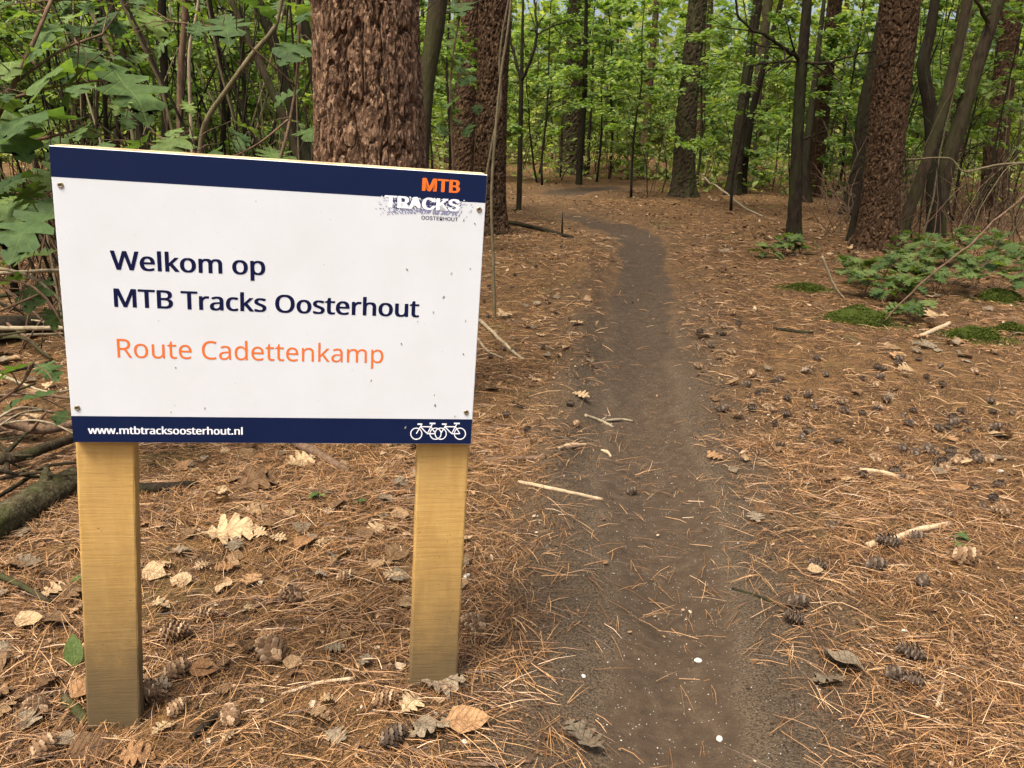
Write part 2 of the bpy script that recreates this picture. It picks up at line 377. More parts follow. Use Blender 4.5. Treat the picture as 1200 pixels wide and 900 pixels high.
def floor_mat():
    t = NT('forest_floor'); v = t.coord('Object')
    tr = t.n('ShaderNodeAttribute', attribute_name='trail').outputs['Fac']
    n0 = t.noise(v, 1.3, 2); n1 = t.noise(v, 28, 4, 0.7); n2 = t.noise(v, 190, 3, 0.75); n3 = t.noise(v, 6, 4, 0.65)
    duff = t.ramp(n2, [(0.31, (0.011, 0.007, 0.0045)), (0.46, (0.052, 0.029, 0.013)), (0.57, (0.22, 0.118, 0.046)), (0.72, (0.46, 0.28, 0.12))])
    duff = t.mix(t.ramp(n1, [(0.46, 0.0), (0.62, 0.6)]), duff, (0.032, 0.020, 0.011))
    duff = t.mix(t.ramp(n3, [(0.47, 0.0), (0.68, 0.45)]), duff, (0.28, 0.148, 0.054))
    mossy = t.ramp(t.math('MULTIPLY', n0, t.math('ADD', n3, 0.4)), [(0.56, 0.0), (0.68, 0.55)])
    duff = t.mix(mossy, duff, (0.065, 0.075, 0.02))
    sand = t.ramp(n1, [(0.30, (0.041, 0.027, 0.016)), (0.52, (0.065, 0.043, 0.025)), (0.72, (0.102, 0.070, 0.042))])
    sand = t.mix(t.ramp(t.noise(v, 420, 3, 0.7), [(0.40, 0.65), (0.58, 0.0)]), sand, (0.036, 0.025, 0.015))
    sand = t.mix(t.ramp(t.noise(v, 2.2, 4), [(0.35, 0.0), (0.7, 0.5)]), sand, (0.050, 0.035, 0.022))
    vor = t.n('ShaderNodeTexVoronoi'); vor.inputs['Scale'].default_value = 130; t.l(v, vor.inputs['Vector'])
    gm = t.math('LESS_THAN', vor.outputs['Distance'], 0.17); rn = t.n('ShaderNodeSeparateColor'); t.l(vor.outputs['Color'], rn.inputs[0])
    sand = t.mix(t.math('MULTIPLY', gm, t.math('GREATER_THAN', rn.outputs[0], 0.80)), sand, (0.34, 0.30, 0.25))
    soil = t.mix(t.ramp(n2, [(0.35, 0.0), (0.65, 1.0)]), (0.028, 0.019, 0.012), (0.135, 0.096, 0.058))
    edge = t.n('ShaderNodeAttribute', attribute_name='verge').outputs['Fac']
    c = t.mix(edge, duff, soil)
    c = t.mix(t.ramp(t.math('ADD', tr, t.math('MULTIPLY', t.math('SUBTRACT', n1, 0.5), 0.5)), [(0.45, 0.0), (0.85, 1.0)]), c, sand)
    hd = t.math('ADD', t.math('MULTIPLY', n1, 1.0), t.math('MULTIPLY', n2, 0.6))
    st = t.math('SUBTRACT', 1.0, t.math('MULTIPLY', tr, 0.55))
    b = t.n('ShaderNodeBump'); b.inputs['Distance'].default_value = 0.018; t.l(hd, b.inputs['Height']); t.l(st, b.inputs['Strength'])
    return t.done(t.bsdf(c, 0.95, 0.12, b.outputs[0]))
M['floor'] = floor_mat()
_xn, _yn = XX.ravel(), YY.ravel()
GW = (1 - sstep(1.2, 3.5, DD.ravel() + .35 * fbm(_xn * 2.1, _yn * 2.1, seed=51) + .2 * fbm(_xn * 9, _yn * 9, seed=52))) * (1 - .75 * sstep(3.5, 7.5, _yn))
fm = GM[GQ].mean(1) > 0.55
for nm, sel in (('forest_floor', ~fm), ('dirt_trail', fm)):
    q = GQ[sel]; u, inv = np.unique(q, return_inverse=True)
    me = raw_mesh(nm, GV[u], [inv.reshape(-1, 4)], M['floor'])
    at = me.attributes.new('trail', 'FLOAT', 'POINT'); at.data.foreach_set('value', GM[u].astype(np.float32))
    av = me.attributes.new('verge', 'FLOAT', 'POINT'); av.data.foreach_set('value', GW[u].astype(np.float32))
    tag(link(nm, me), kind='structure')

# ------------------------------------------------------------------ litter that nobody could count: needles, chips, grit
def wedge_points(rg, n, r0, r1, p, half=1.0):
    """points in front of the camera's side of the scene; density falls with distance as r^-p"""
    e = 2 - p; u = rg.random(n); r = (r0 ** e + u * (r1 ** e - r0 ** e)) ** (1 / e)
    a = rg.uniform(-half, half, n); return r * np.sin(a), r * np.cos(a), r
POSTS_XY = []                                              # filled by the sign; litter stays out of the posts
def litter_prob(x, y, lo, band=(0.75, 1.9)):
    m, d, s = trail_mask(x, y)
    near = 1 - sstep(2.5, 5.0, np.ravel(y))
    p = lo + (1 - lo) * sstep(band[0], band[1] + 1.5 * near, d + 0.42 * fbm(x * 3, y * 3, seed=31)) ** 1.35
    p *= 0.34 + 0.66 * sstep(-0.30, 0.22, fbm(x * 2.1, y * 2.1, seed=33) + .6 * fbm(x * 7, y * 7, seed=34))
    return p
def needles():
    rg = rng_(5)
    n1, n2 = 70000, 98000
    a = wedge_points(rg, n1, 0.85, 3.2, 0.35); b = wedge_points(rg, n2, 3.0, 15.0, 1.45)
    x, y, r = [np.concatenate([p, q]) for p, q in zip(a, b)]
    k = rg.random(len(x)) < litter_prob(x, y, 0.045, (0.50, 1.75)); x, y, r = x[k], y[k], r[k]; n = len(x)
    flow = 2.2 * fbm(x * 0.9, y * 0.9, seed=41) + 1.2 * fbm(x * 3.5, y * 3.5, seed=42)
    ang = flow * 2.2 + rg.normal(0, 0.95, n)
    L = rg.uniform(0.055, 0.115, n) * np.where(rg.random(n) < 0.25, 0.5, 1.0); w0 = rg.uniform(0.0009, 0.0015, n) * np.clip(r / 3.0, 1, 2.4)
    z = gz(x, y)
    V = []; cnt = 0
    for sgn in (-1, 1):
        an = ang + sgn * rg.uniform(0.03, 0.17, n); bend = rg.normal(0, 0.09, n)
        h = rg.random(n) ** 1.7 * 0.016 + 0.002; sl = rg.normal(0, 0.09, n); roll = rg.uniform(-0.9, 0.9, n)
        keep = np.ones(n, bool) if sgn < 0 else rg.random(n) < 0.75
        P = []
        cx, cy = x.copy(), y.copy()
        for s in range(3):
            aa = an + bend * (s - 1)
            if s: cx = cx + np.cos(aa) * L / 2; cy = cy + np.sin(aa) * L / 2
            zz = z + h + sl * L * (s / 2) + 0.004 * (s == 1)
            wx, wy = -np.sin(aa), np.cos(aa); ww = w0 * (1.0 if s < 2 else 0.45) / 2
            for q in (-1, 1):
                P.append(np.stack([cx + q * wx * ww * np.cos(roll), cy + q * wy * ww * np.cos(roll), zz + q * ww * np.sin(roll)], -1))
        V.append(np.stack(P, 1)[keep])
    V = np.concatenate(V); nn = len(V)
    # lift the far end clear of the ground under it
    base = np.arange(nn)[:, None] * 6
    Q = np.concatenate([base + np.array([[0, 1, 3, 2]]), base + np.array([[2, 3, 5, 4]])])
    me = raw_mesh('pine_needles', V.reshape(-1, 3), [Q], M['needle'], smooth=False)
    tag(link('pine_needles', me), 'brown fallen pine needles matted over the forest floor', 'pine needles', kind='stuff')
needles()
def chips():
    rg = rng_(6)
    a = wedge_points(rg, 54000, 0.85, 4, 0.5); b = wedge_points(rg, 72000, 3.5, 18, 1.3)
    x, y, r = [np.concatenate([p, q]) for p, q in zip(a, b)]
    k = rg.random(len(x)) < litter_prob(x, y, 0.02, (0.8, 2.0)); x, y, r = x[k], y[k], r[k]; n = len(x)
    s = rg.uniform(0.002, 0.0075, n) * np.where(rg.random(n) < 0.14, 1.7, 1.0) * np.clip(r / 3.5, 1, 3.2); el = rg.uniform(0.4, 1, n)
    an = rg.uniform(0, 2 * PI, n); z = gz(x, y) + rg.uniform(0.001, 0.009, n)
    tx, ty = rg.normal(0, 0.35, n), rg.normal(0, 0.35, n)
    P = []
    for q in range(5):
        th = q / 5 * 2 * PI + rg.normal(0, 0.28, n); rr = s * rg.uniform(0.6, 1.15, n)
        u, v = rr * np.cos(th), rr * np.sin(th) * el
        X = u * np.cos(an) - v * np.sin(an); Y = u * np.sin(an) + v * np.cos(an)
        P.append(np.stack([x + X, y + Y, z + X * tx + Y * ty + rr * 0.12], -1))
    P.append(np.stack([x, y, z], -1))
    V = np.stack(P, 1); b6 = np.arange(n)[:, None] * 6
    T = np.concatenate([b6 + np.array([[5, q, (q + 1) % 5]]) for q in range(5)])
    me = raw_mesh('litter_flakes', V.reshape(-1, 3), [T], M['chip'], smooth=False)
    tag(link('litter_flakes', me), 'small bark flakes and leaf crumbs strewn over the ground', 'litter', kind='stuff')
chips()
def grit():
    rg = rng_(7)
    x, y, r = wedge_points(rg, 22000, 0.85, 6, 0.7); m, d, s = trail_mask(x, y)
    pr = 0.10 + 0.9 * np.exp(-((d - 1.15) / 0.45) ** 2) + 0.25 * (d < 0.9)
    k = rg.random(len(x)) < pr * 0.8; x, y = x[k], y[k]; n = len(x)
    s = rg.uniform(0.0007, 0.0018, n) * np.where(rg.random(n) < 0.05, 2.0, 1); z = gz(x, y) + s * 0.3
    P = []
    for q in range(4):
        th = q * PI / 2 + rg.normal(0, 0.3, n); rr = s * rg.uniform(0.7, 1.3, n)
        P.append(np.stack([x + rr * np.cos(th), y + rr * np.sin(th), z], -1))
    P.append(np.stack([x, y, z + s * 0.9], -1))
    V = np.stack(P, 1); b = np.arange(n)[:, None] * 5
    T = np.concatenate([b + np.array([[q, (q + 1) % 4, 4]]) for q in range(4)])
    tag(link('sand_grit', raw_mesh('sand_grit', V.reshape(-1, 3), [T], M['grit'], smooth=False)), 'pale grains of grit in the bare soil along the trail', 'grit', kind='stuff')
grit()
# letter outlines for the sign
GLYPHS = {
    'welkom': '726,573 573,0 500,0 360,488 333,373 225,0 152,0 0,573 75,573 192,87 222,227 323,573 398,573 534,87 562,224 650,573;970,438 1005,435 1037,427 1065,414 1090,396 1110,373 1126,346 1138,315 1145,281 1148,244 1148,201 853,201 858,157 871,119 891,90 917,69 951,56 990,52 1041,56 1084,66 1128,82 1128,20 1085,4 1041,-5 987,-8 948,-5 912,3 879,17 850,36 826,61 806,91 792,126 783,167 780,212 783,257 791,297 804,333 822,364 844,390 870,411 901,426 934,435;970,380 938,377 912,366 890,348 873,323 861,293 855,257 1074,257 1073,281 1069,302 1063,322 1054,338 1042,353 1028,364 1012,373 992,378;1327,0 1257,0 1257,609 1327,609;1530,221 1533,221 1585,285 1722,430 1804,430 1630,246 1816,0 1731,0 1582,200 1533,158 1533,0 1464,0 1464,609 1533,609;2265,216 2264,181 2259,150 2251,121 2241,95 2227,71 2211,51 2193,33 2172,18 2148,7 2122,-1 2094,-6 2065,-8 2037,-6 2011,-1 1986,7 1963,18 1943,33 1924,51 1907,71 1894,95 1883,121 1874,150 1869,181 1868,216 1870,261 1878,301 1892,336 1910,367 1933,392 1961,412 1993,426 2028,435 2067,438 2105,435 2139,426 2170,412 2198,392 2221,367 2240,336 2254,301 2263,261;1941,216 1942,184 1947,154 1954,128 1964,105 1978,86 1995,71 2016,59 2039,53 2067,51 2094,53 2118,59 2138,71 2155,86 2169,105 2179,128 2187,154 2191,184 2192,216 2191,248 2186,277 2179,303 2168,325 2154,344 2138,359 2117,370 2093,376 2066,379 2026,374 1994,359 1970,335 1954,303 1944,263;2848,438 2893,434 2929,421 2957,401 2978,371 2990,330 2994,280 2994,0 2924,0 2924,277 2921,308 2914,333 2903,353 2886,367 2864,376 2836,379 2799,374 2769,362 2747,342 2732,315 2723,280 2720,237 2720,0 2650,0 2649,298 2646,317 2641,333 2633,347 2624,359 2612,367 2598,374 2581,377 2562,379 2535,377 2513,370 2494,360 2479,347 2467,329 2458,308 2452,283 2449,255 2447,0 2377,0 2377,430 2434,430 2444,371 2448,371 2469,398 2495,418 2525,431 2558,437 2575,438 2606,436 2634,430 2658,420 2678,406 2694,388 2706,366 2711,366 2727,388 2746,406 2769,420 2795,430 2821,436;3709,216 3707,181 3703,150 3695,121 3684,95 3671,71 3655,51 3636,33 3615,18 3591,7 3566,-1 3538,-6 3508,-8 3481,-6 3455,-1 3430,7 3407,18 3386,33 3367,51 3351,71 3337,95 3326,121 3318,150 3313,181 3311,216 3314,261 3322,301 3335,336 3354,367 3377,392 3404,412 3436,426 3472,435 3511,438 3548,435 3583,426 3614,412 3641,392 3665,367 3684,336 3698,301 3706,261;3384,216 3386,184 3390,154 3397,128 3408,105 3422,86 3439,71 3459,59 3483,53 3510,51 3537,53 3561,59 3581,71 3598,86 3612,105 3623,128 3630,154 3634,184 3636,216 3634,248 3630,277 3622,303 3612,325 3598,344 3581,359 3561,370 3537,376 3509,379 3469,374 3438,359 3414,335 3397,303 3387,263;4025,438 4074,432 4117,413 4153,383 4180,339 4196,284 4201,216 4199,170 4191,129 4179,93 4163,62 4142,37 4117,17 4089,3 4058,-5 4024,-8 3983,-4 3949,7 3922,24 3900,44 3891,55 3886,55 3891,-16 3891,-192 3820,-192 3820,430 3878,430 3888,371 3891,371 3910,394 3935,414 3965,429 4003,437;4012,379 3985,377 3962,371 3942,362 3926,349 3913,333 3904,313 3897,289 3893,261 3891,216 3892,182 3896,152 3902,126 3911,103 3924,85 3940,70 3960,59 3985,53 4014,51 4038,53 4060,60 4078,72 4094,88 4106,108 4116,131 4123,157 4127,186 4128,217 4125,262 4116,302 4100,334 4077,359 4048,374',
    'mtbtracks': '253,0 64,502 61,502 67,347 67,0 0,0 0,573 107,573 283,103 286,103 466,573 572,573 572,0 500,0 506,501 503,501 312,0;909,0 836,0 836,509 658,509 658,573 1087,573 1087,509 909,509;1337,573 1403,569 1457,558 1499,541 1530,515 1548,478 1554,431 1553,409 1549,389 1542,371 1532,354 1520,340 1505,328 1487,317 1467,309 1445,304 1445,300 1468,295 1490,288 1510,279 1529,267 1544,253 1557,236 1566,215 1572,191 1573,163 1571,130 1563,100 1549,74 1531,52 1508,33 1481,19 1449,8 1414,2 1374,0 1173,0 1173,573;1351,329 1395,331 1429,339 1452,352 1467,371 1477,394 1480,423 1476,451 1465,474 1446,490 1420,502 1384,509 1340,511 1245,511 1245,329;1245,269 1245,61 1361,61 1406,64 1442,74 1467,91 1483,112 1493,138 1496,168 1495,188 1491,205 1483,221 1472,235 1458,247 1439,256 1416,263 1388,267;2084,0 2012,0 2012,509 1833,509 1833,573 2262,573 2262,509 2084,509;2590,433 2581,368 2535,374 2503,369 2473,355 2447,334 2427,305 2414,270 2410,229 2410,0 2339,0 2339,430 2397,430 2405,351 2408,351 2429,381 2455,407 2485,426 2502,433 2520,437;2833,437 2881,433 2920,422 2949,403 2970,375 2983,338 2987,293 2987,0 2936,0 2922,61 2919,61 2894,33 2867,13 2836,-1 2798,-7 2750,-7 2727,-2 2705,6 2686,16 2670,30 2657,48 2647,68 2641,92 2639,119 2645,159 2662,192 2690,219 2729,238 2781,251 2845,257 2918,259 2916,317 2908,342 2895,359 2877,371 2855,378 2829,380 2786,376 2726,355 2708,347 2686,400 2729,419 2779,432 2806,436;2854,208 2806,203 2769,195 2743,182 2726,165 2716,144 2712,119 2715,97 2722,79 2734,66 2750,56 2769,51 2791,49 2825,52 2855,62 2881,79 2901,103 2913,134 2917,172 2917,210;3293,-8 3256,-5 3222,2 3191,15 3164,34 3140,58 3121,87 3107,123 3099,165 3096,213 3099,262 3108,305 3123,342 3142,372 3166,396 3194,415 3226,428 3260,435 3298,438 3340,435 3380,426 3411,415 3389,356 3327,373 3296,376 3269,374 3245,368 3225,358 3207,343 3194,325 3183,303 3175,277 3171,247 3169,213 3171,181 3175,152 3183,126 3193,104 3207,86 3224,71 3243,61 3266,55 3292,53 3335,56 3388,71 3403,78 3403,15 3373,3 3337,-5;3572,221 3575,221 3626,285 3763,430 3846,430 3672,246 3858,0 3773,0 3624,200 3575,158 3575,0 3505,0 3505,609 3575,609;4213,119 4211,92 4204,69 4192,49 4177,32 4157,18 4133,6 4106,-2 4075,-6 4013,-7 3964,-1 3924,11 3907,19 3907,83 3946,67 3994,54 4018,50 4043,49 4076,51 4102,57 4121,66 4134,79 4142,94 4145,112 4141,132 4129,150 4105,167 3968,228 3950,239 3934,252 3922,266 3913,283 3908,302 3906,324 3911,358 3926,386 3951,408 3983,425 4022,435 4067,438 4117,434 4163,424 4204,409 4180,353 4123,372 4083,379 4036,379 4014,374 3996,366 3984,356 3976,343 3974,328 3975,317 3978,307 3984,298 4004,282 4133,226 4172,203 4186,191 4198,176 4207,159 4212,140;5035,287 5033,244 5028,204 5018,166 5005,132 4989,101 4968,73 4944,49 4917,29 4886,13 4851,1 4813,-6 4771,-8 4729,-6 4689,1 4654,13 4623,29 4596,49 4572,73 4552,101 4535,132 4523,167 4514,204 4509,245 4507,288 4510,344 4520,396 4536,442 4558,482 4588,517 4623,545 4666,565 4716,577 4772,581 4826,577 4875,565 4917,545 4952,517 4982,483 5005,442 5022,396 5032,344;4583,287 4585,241 4592,200 4603,163 4619,131 4640,104 4665,83 4696,67 4731,58 4771,55 4812,58 4848,67 4878,83 4903,104 4923,131 4939,163 4950,200 4957,241 4959,287 4954,354 4939,411 4914,457 4878,491 4831,511 4772,518 4731,515 4696,506 4665,490 4640,469 4619,443 4603,411 4592,374 4585,333;5526,216 5525,181 5520,150 5512,121 5501,95 5488,71 5472,51 5453,33 5432,18 5409,7 5383,-1 5355,-6 5326,-8 5298,-6 5272,-1 5247,7 5224,18 5203,33 5184,51 5168,71 5154,95 5143,121 5135,150 5130,181 5128,216 5131,261 5139,301 5152,336 5171,367 5194,392 5221,412 5253,426 5289,435 5328,438 5365,435 5400,426 5431,412 5459,392 5482,367 5501,336 5515,301 5523,261;5201,216 5203,184 5207,154 5215,128 5225,105 5239,86 5256,71 5276,59 5300,53 5327,51 5354,53 5378,59 5399,71 5416,86 5429,105 5440,128 5447,154 5452,184 5453,216 5452,248 5447,277 5439,303 5429,325 5415,344 5398,359 5378,370 5354,376 5326,379 5287,374 5255,359 5231,335 5214,303 5205,263;5917,119 5915,92 5908,69 5897,49 5881,32 5861,18 5837,6 5810,-2 5779,-6 5717,-7 5668,-1 5628,11 5611,19 5611,83 5650,67 5698,54 5722,50 5747,49 5780,51 5806,57 5825,66 5839,79 5847,94 5849,112 5845,132 5833,150 5809,167 5672,228 5654,239 5639,252 5626,266 5617,283 5612,302 5610,324 5615,358 5630,386 5655,408 5688,425 5726,435 5771,438 5822,434 5867,424 5909,409 5885,353 5828,372 5787,379 5740,379 5718,374 5700,366 5688,356 5680,343 5678,328 5679,317 5682,307 5688,298 5708,282 5837,226 5876,203 5890,191 5902,176 5911,159 5916,140;6187,51 6225,59 6225,5 6193,-4 6153,-8 6131,-7 6111,-3 6091,4 6073,13 6058,27 6045,44 6035,66 6029,93 6027,125 6027,375 5966,375 5966,409 6028,437 6056,528 6098,528 6098,430 6222,430 6222,375 6098,375 6098,127 6100,103 6106,83 6117,69 6130,58 6147,52;6477,438 6512,435 6544,427 6572,414 6597,396 6617,373 6633,346 6645,315 6652,281 6654,244 6654,201 6360,201 6365,157 6377,119 6397,90 6424,69 6458,56 6497,52 6548,56 6591,66 6635,82 6635,20 6592,4 6547,-5 6494,-8 6455,-5 6419,3 6386,17 6357,36 6333,61 6313,91 6299,126 6290,167 6287,212 6290,257 6298,297 6311,333 6329,364 6351,390 6377,411 6407,426 6441,435;6476,380 6445,377 6418,366 6397,348 6380,323 6368,293 6362,257 6581,257 6579,281 6576,302 6569,322 6561,338 6549,353 6535,364 6519,373 6499,378;7014,433 7006,368 6959,374 6927,369 6897,355 6872,334 6852,305 6838,270 6834,229 6834,0 6763,0 6763,430 6821,430 6829,351 6832,351 6853,381 6879,407 6909,426 6926,433 6945,437;7161,370 7166,370 7187,397 7215,416 7247,429 7282,436 7333,435 7362,430 7387,421 7408,408 7426,391 7439,370 7449,344 7455,314 7457,280 7457,0 7387,0 7387,275 7385,307 7377,333 7364,353 7346,367 7321,376 7291,379 7261,377 7236,370 7216,360 7199,347 7186,329 7177,308 7170,283 7166,254 7165,0 7095,0 7095,609 7165,609;7964,216 7962,181 7958,150 7950,121 7939,95 7926,71 7910,51 7891,33 7870,18 7846,7 7821,-1 7793,-6 7763,-8 7736,-6 7710,-1 7685,7 7662,18 7641,33 7622,51 7606,71 7592,95 7581,121 7573,150 7568,181 7566,216 7569,261 7577,301 7590,336 7609,367 7632,392 7659,412 7691,426 7727,435 7766,438 7803,435 7838,426 7869,412 7896,392 7920,367 7939,336 7953,301 7961,261;7639,216 7641,184 7645,154 7652,128 7663,105 7677,86 7694,71 7714,59 7738,53 7765,51 7792,53 7816,59 7836,71 7853,86 7867,105 7878,128 7885,154 7889,184 7891,216 7889,248 7885,277 7877,303 7867,325 7853,344 7836,359 7816,370 7792,376 7764,379 7724,374 7693,359 7669,335 7652,303 7642,263;8435,430 8435,0 8377,0 8366,57 8363,57 8353,43 8342,31 8313,11 8281,-1 8245,-7 8195,-6 8166,-1 8141,8 8119,21 8102,38 8088,59 8078,85 8073,114 8071,148 8071,430 8142,430 8142,153 8145,122 8152,96 8165,76 8184,62 8208,53 8237,51 8267,53 8292,59 8313,69 8330,82 8343,100 8352,121 8359,146 8363,175 8364,430;8736,51 8775,59 8775,5 8743,-4 8702,-8 8681,-7 8660,-3 8640,4 8623,13 8607,27 8594,44 8584,66 8579,93 8577,125 8577,375 8516,375 8516,409 8577,437 8605,528 8647,528 8647,430 8771,430 8771,375 8647,375 8647,127 8649,103 8656,83 8666,69 8680,58 8696,52',
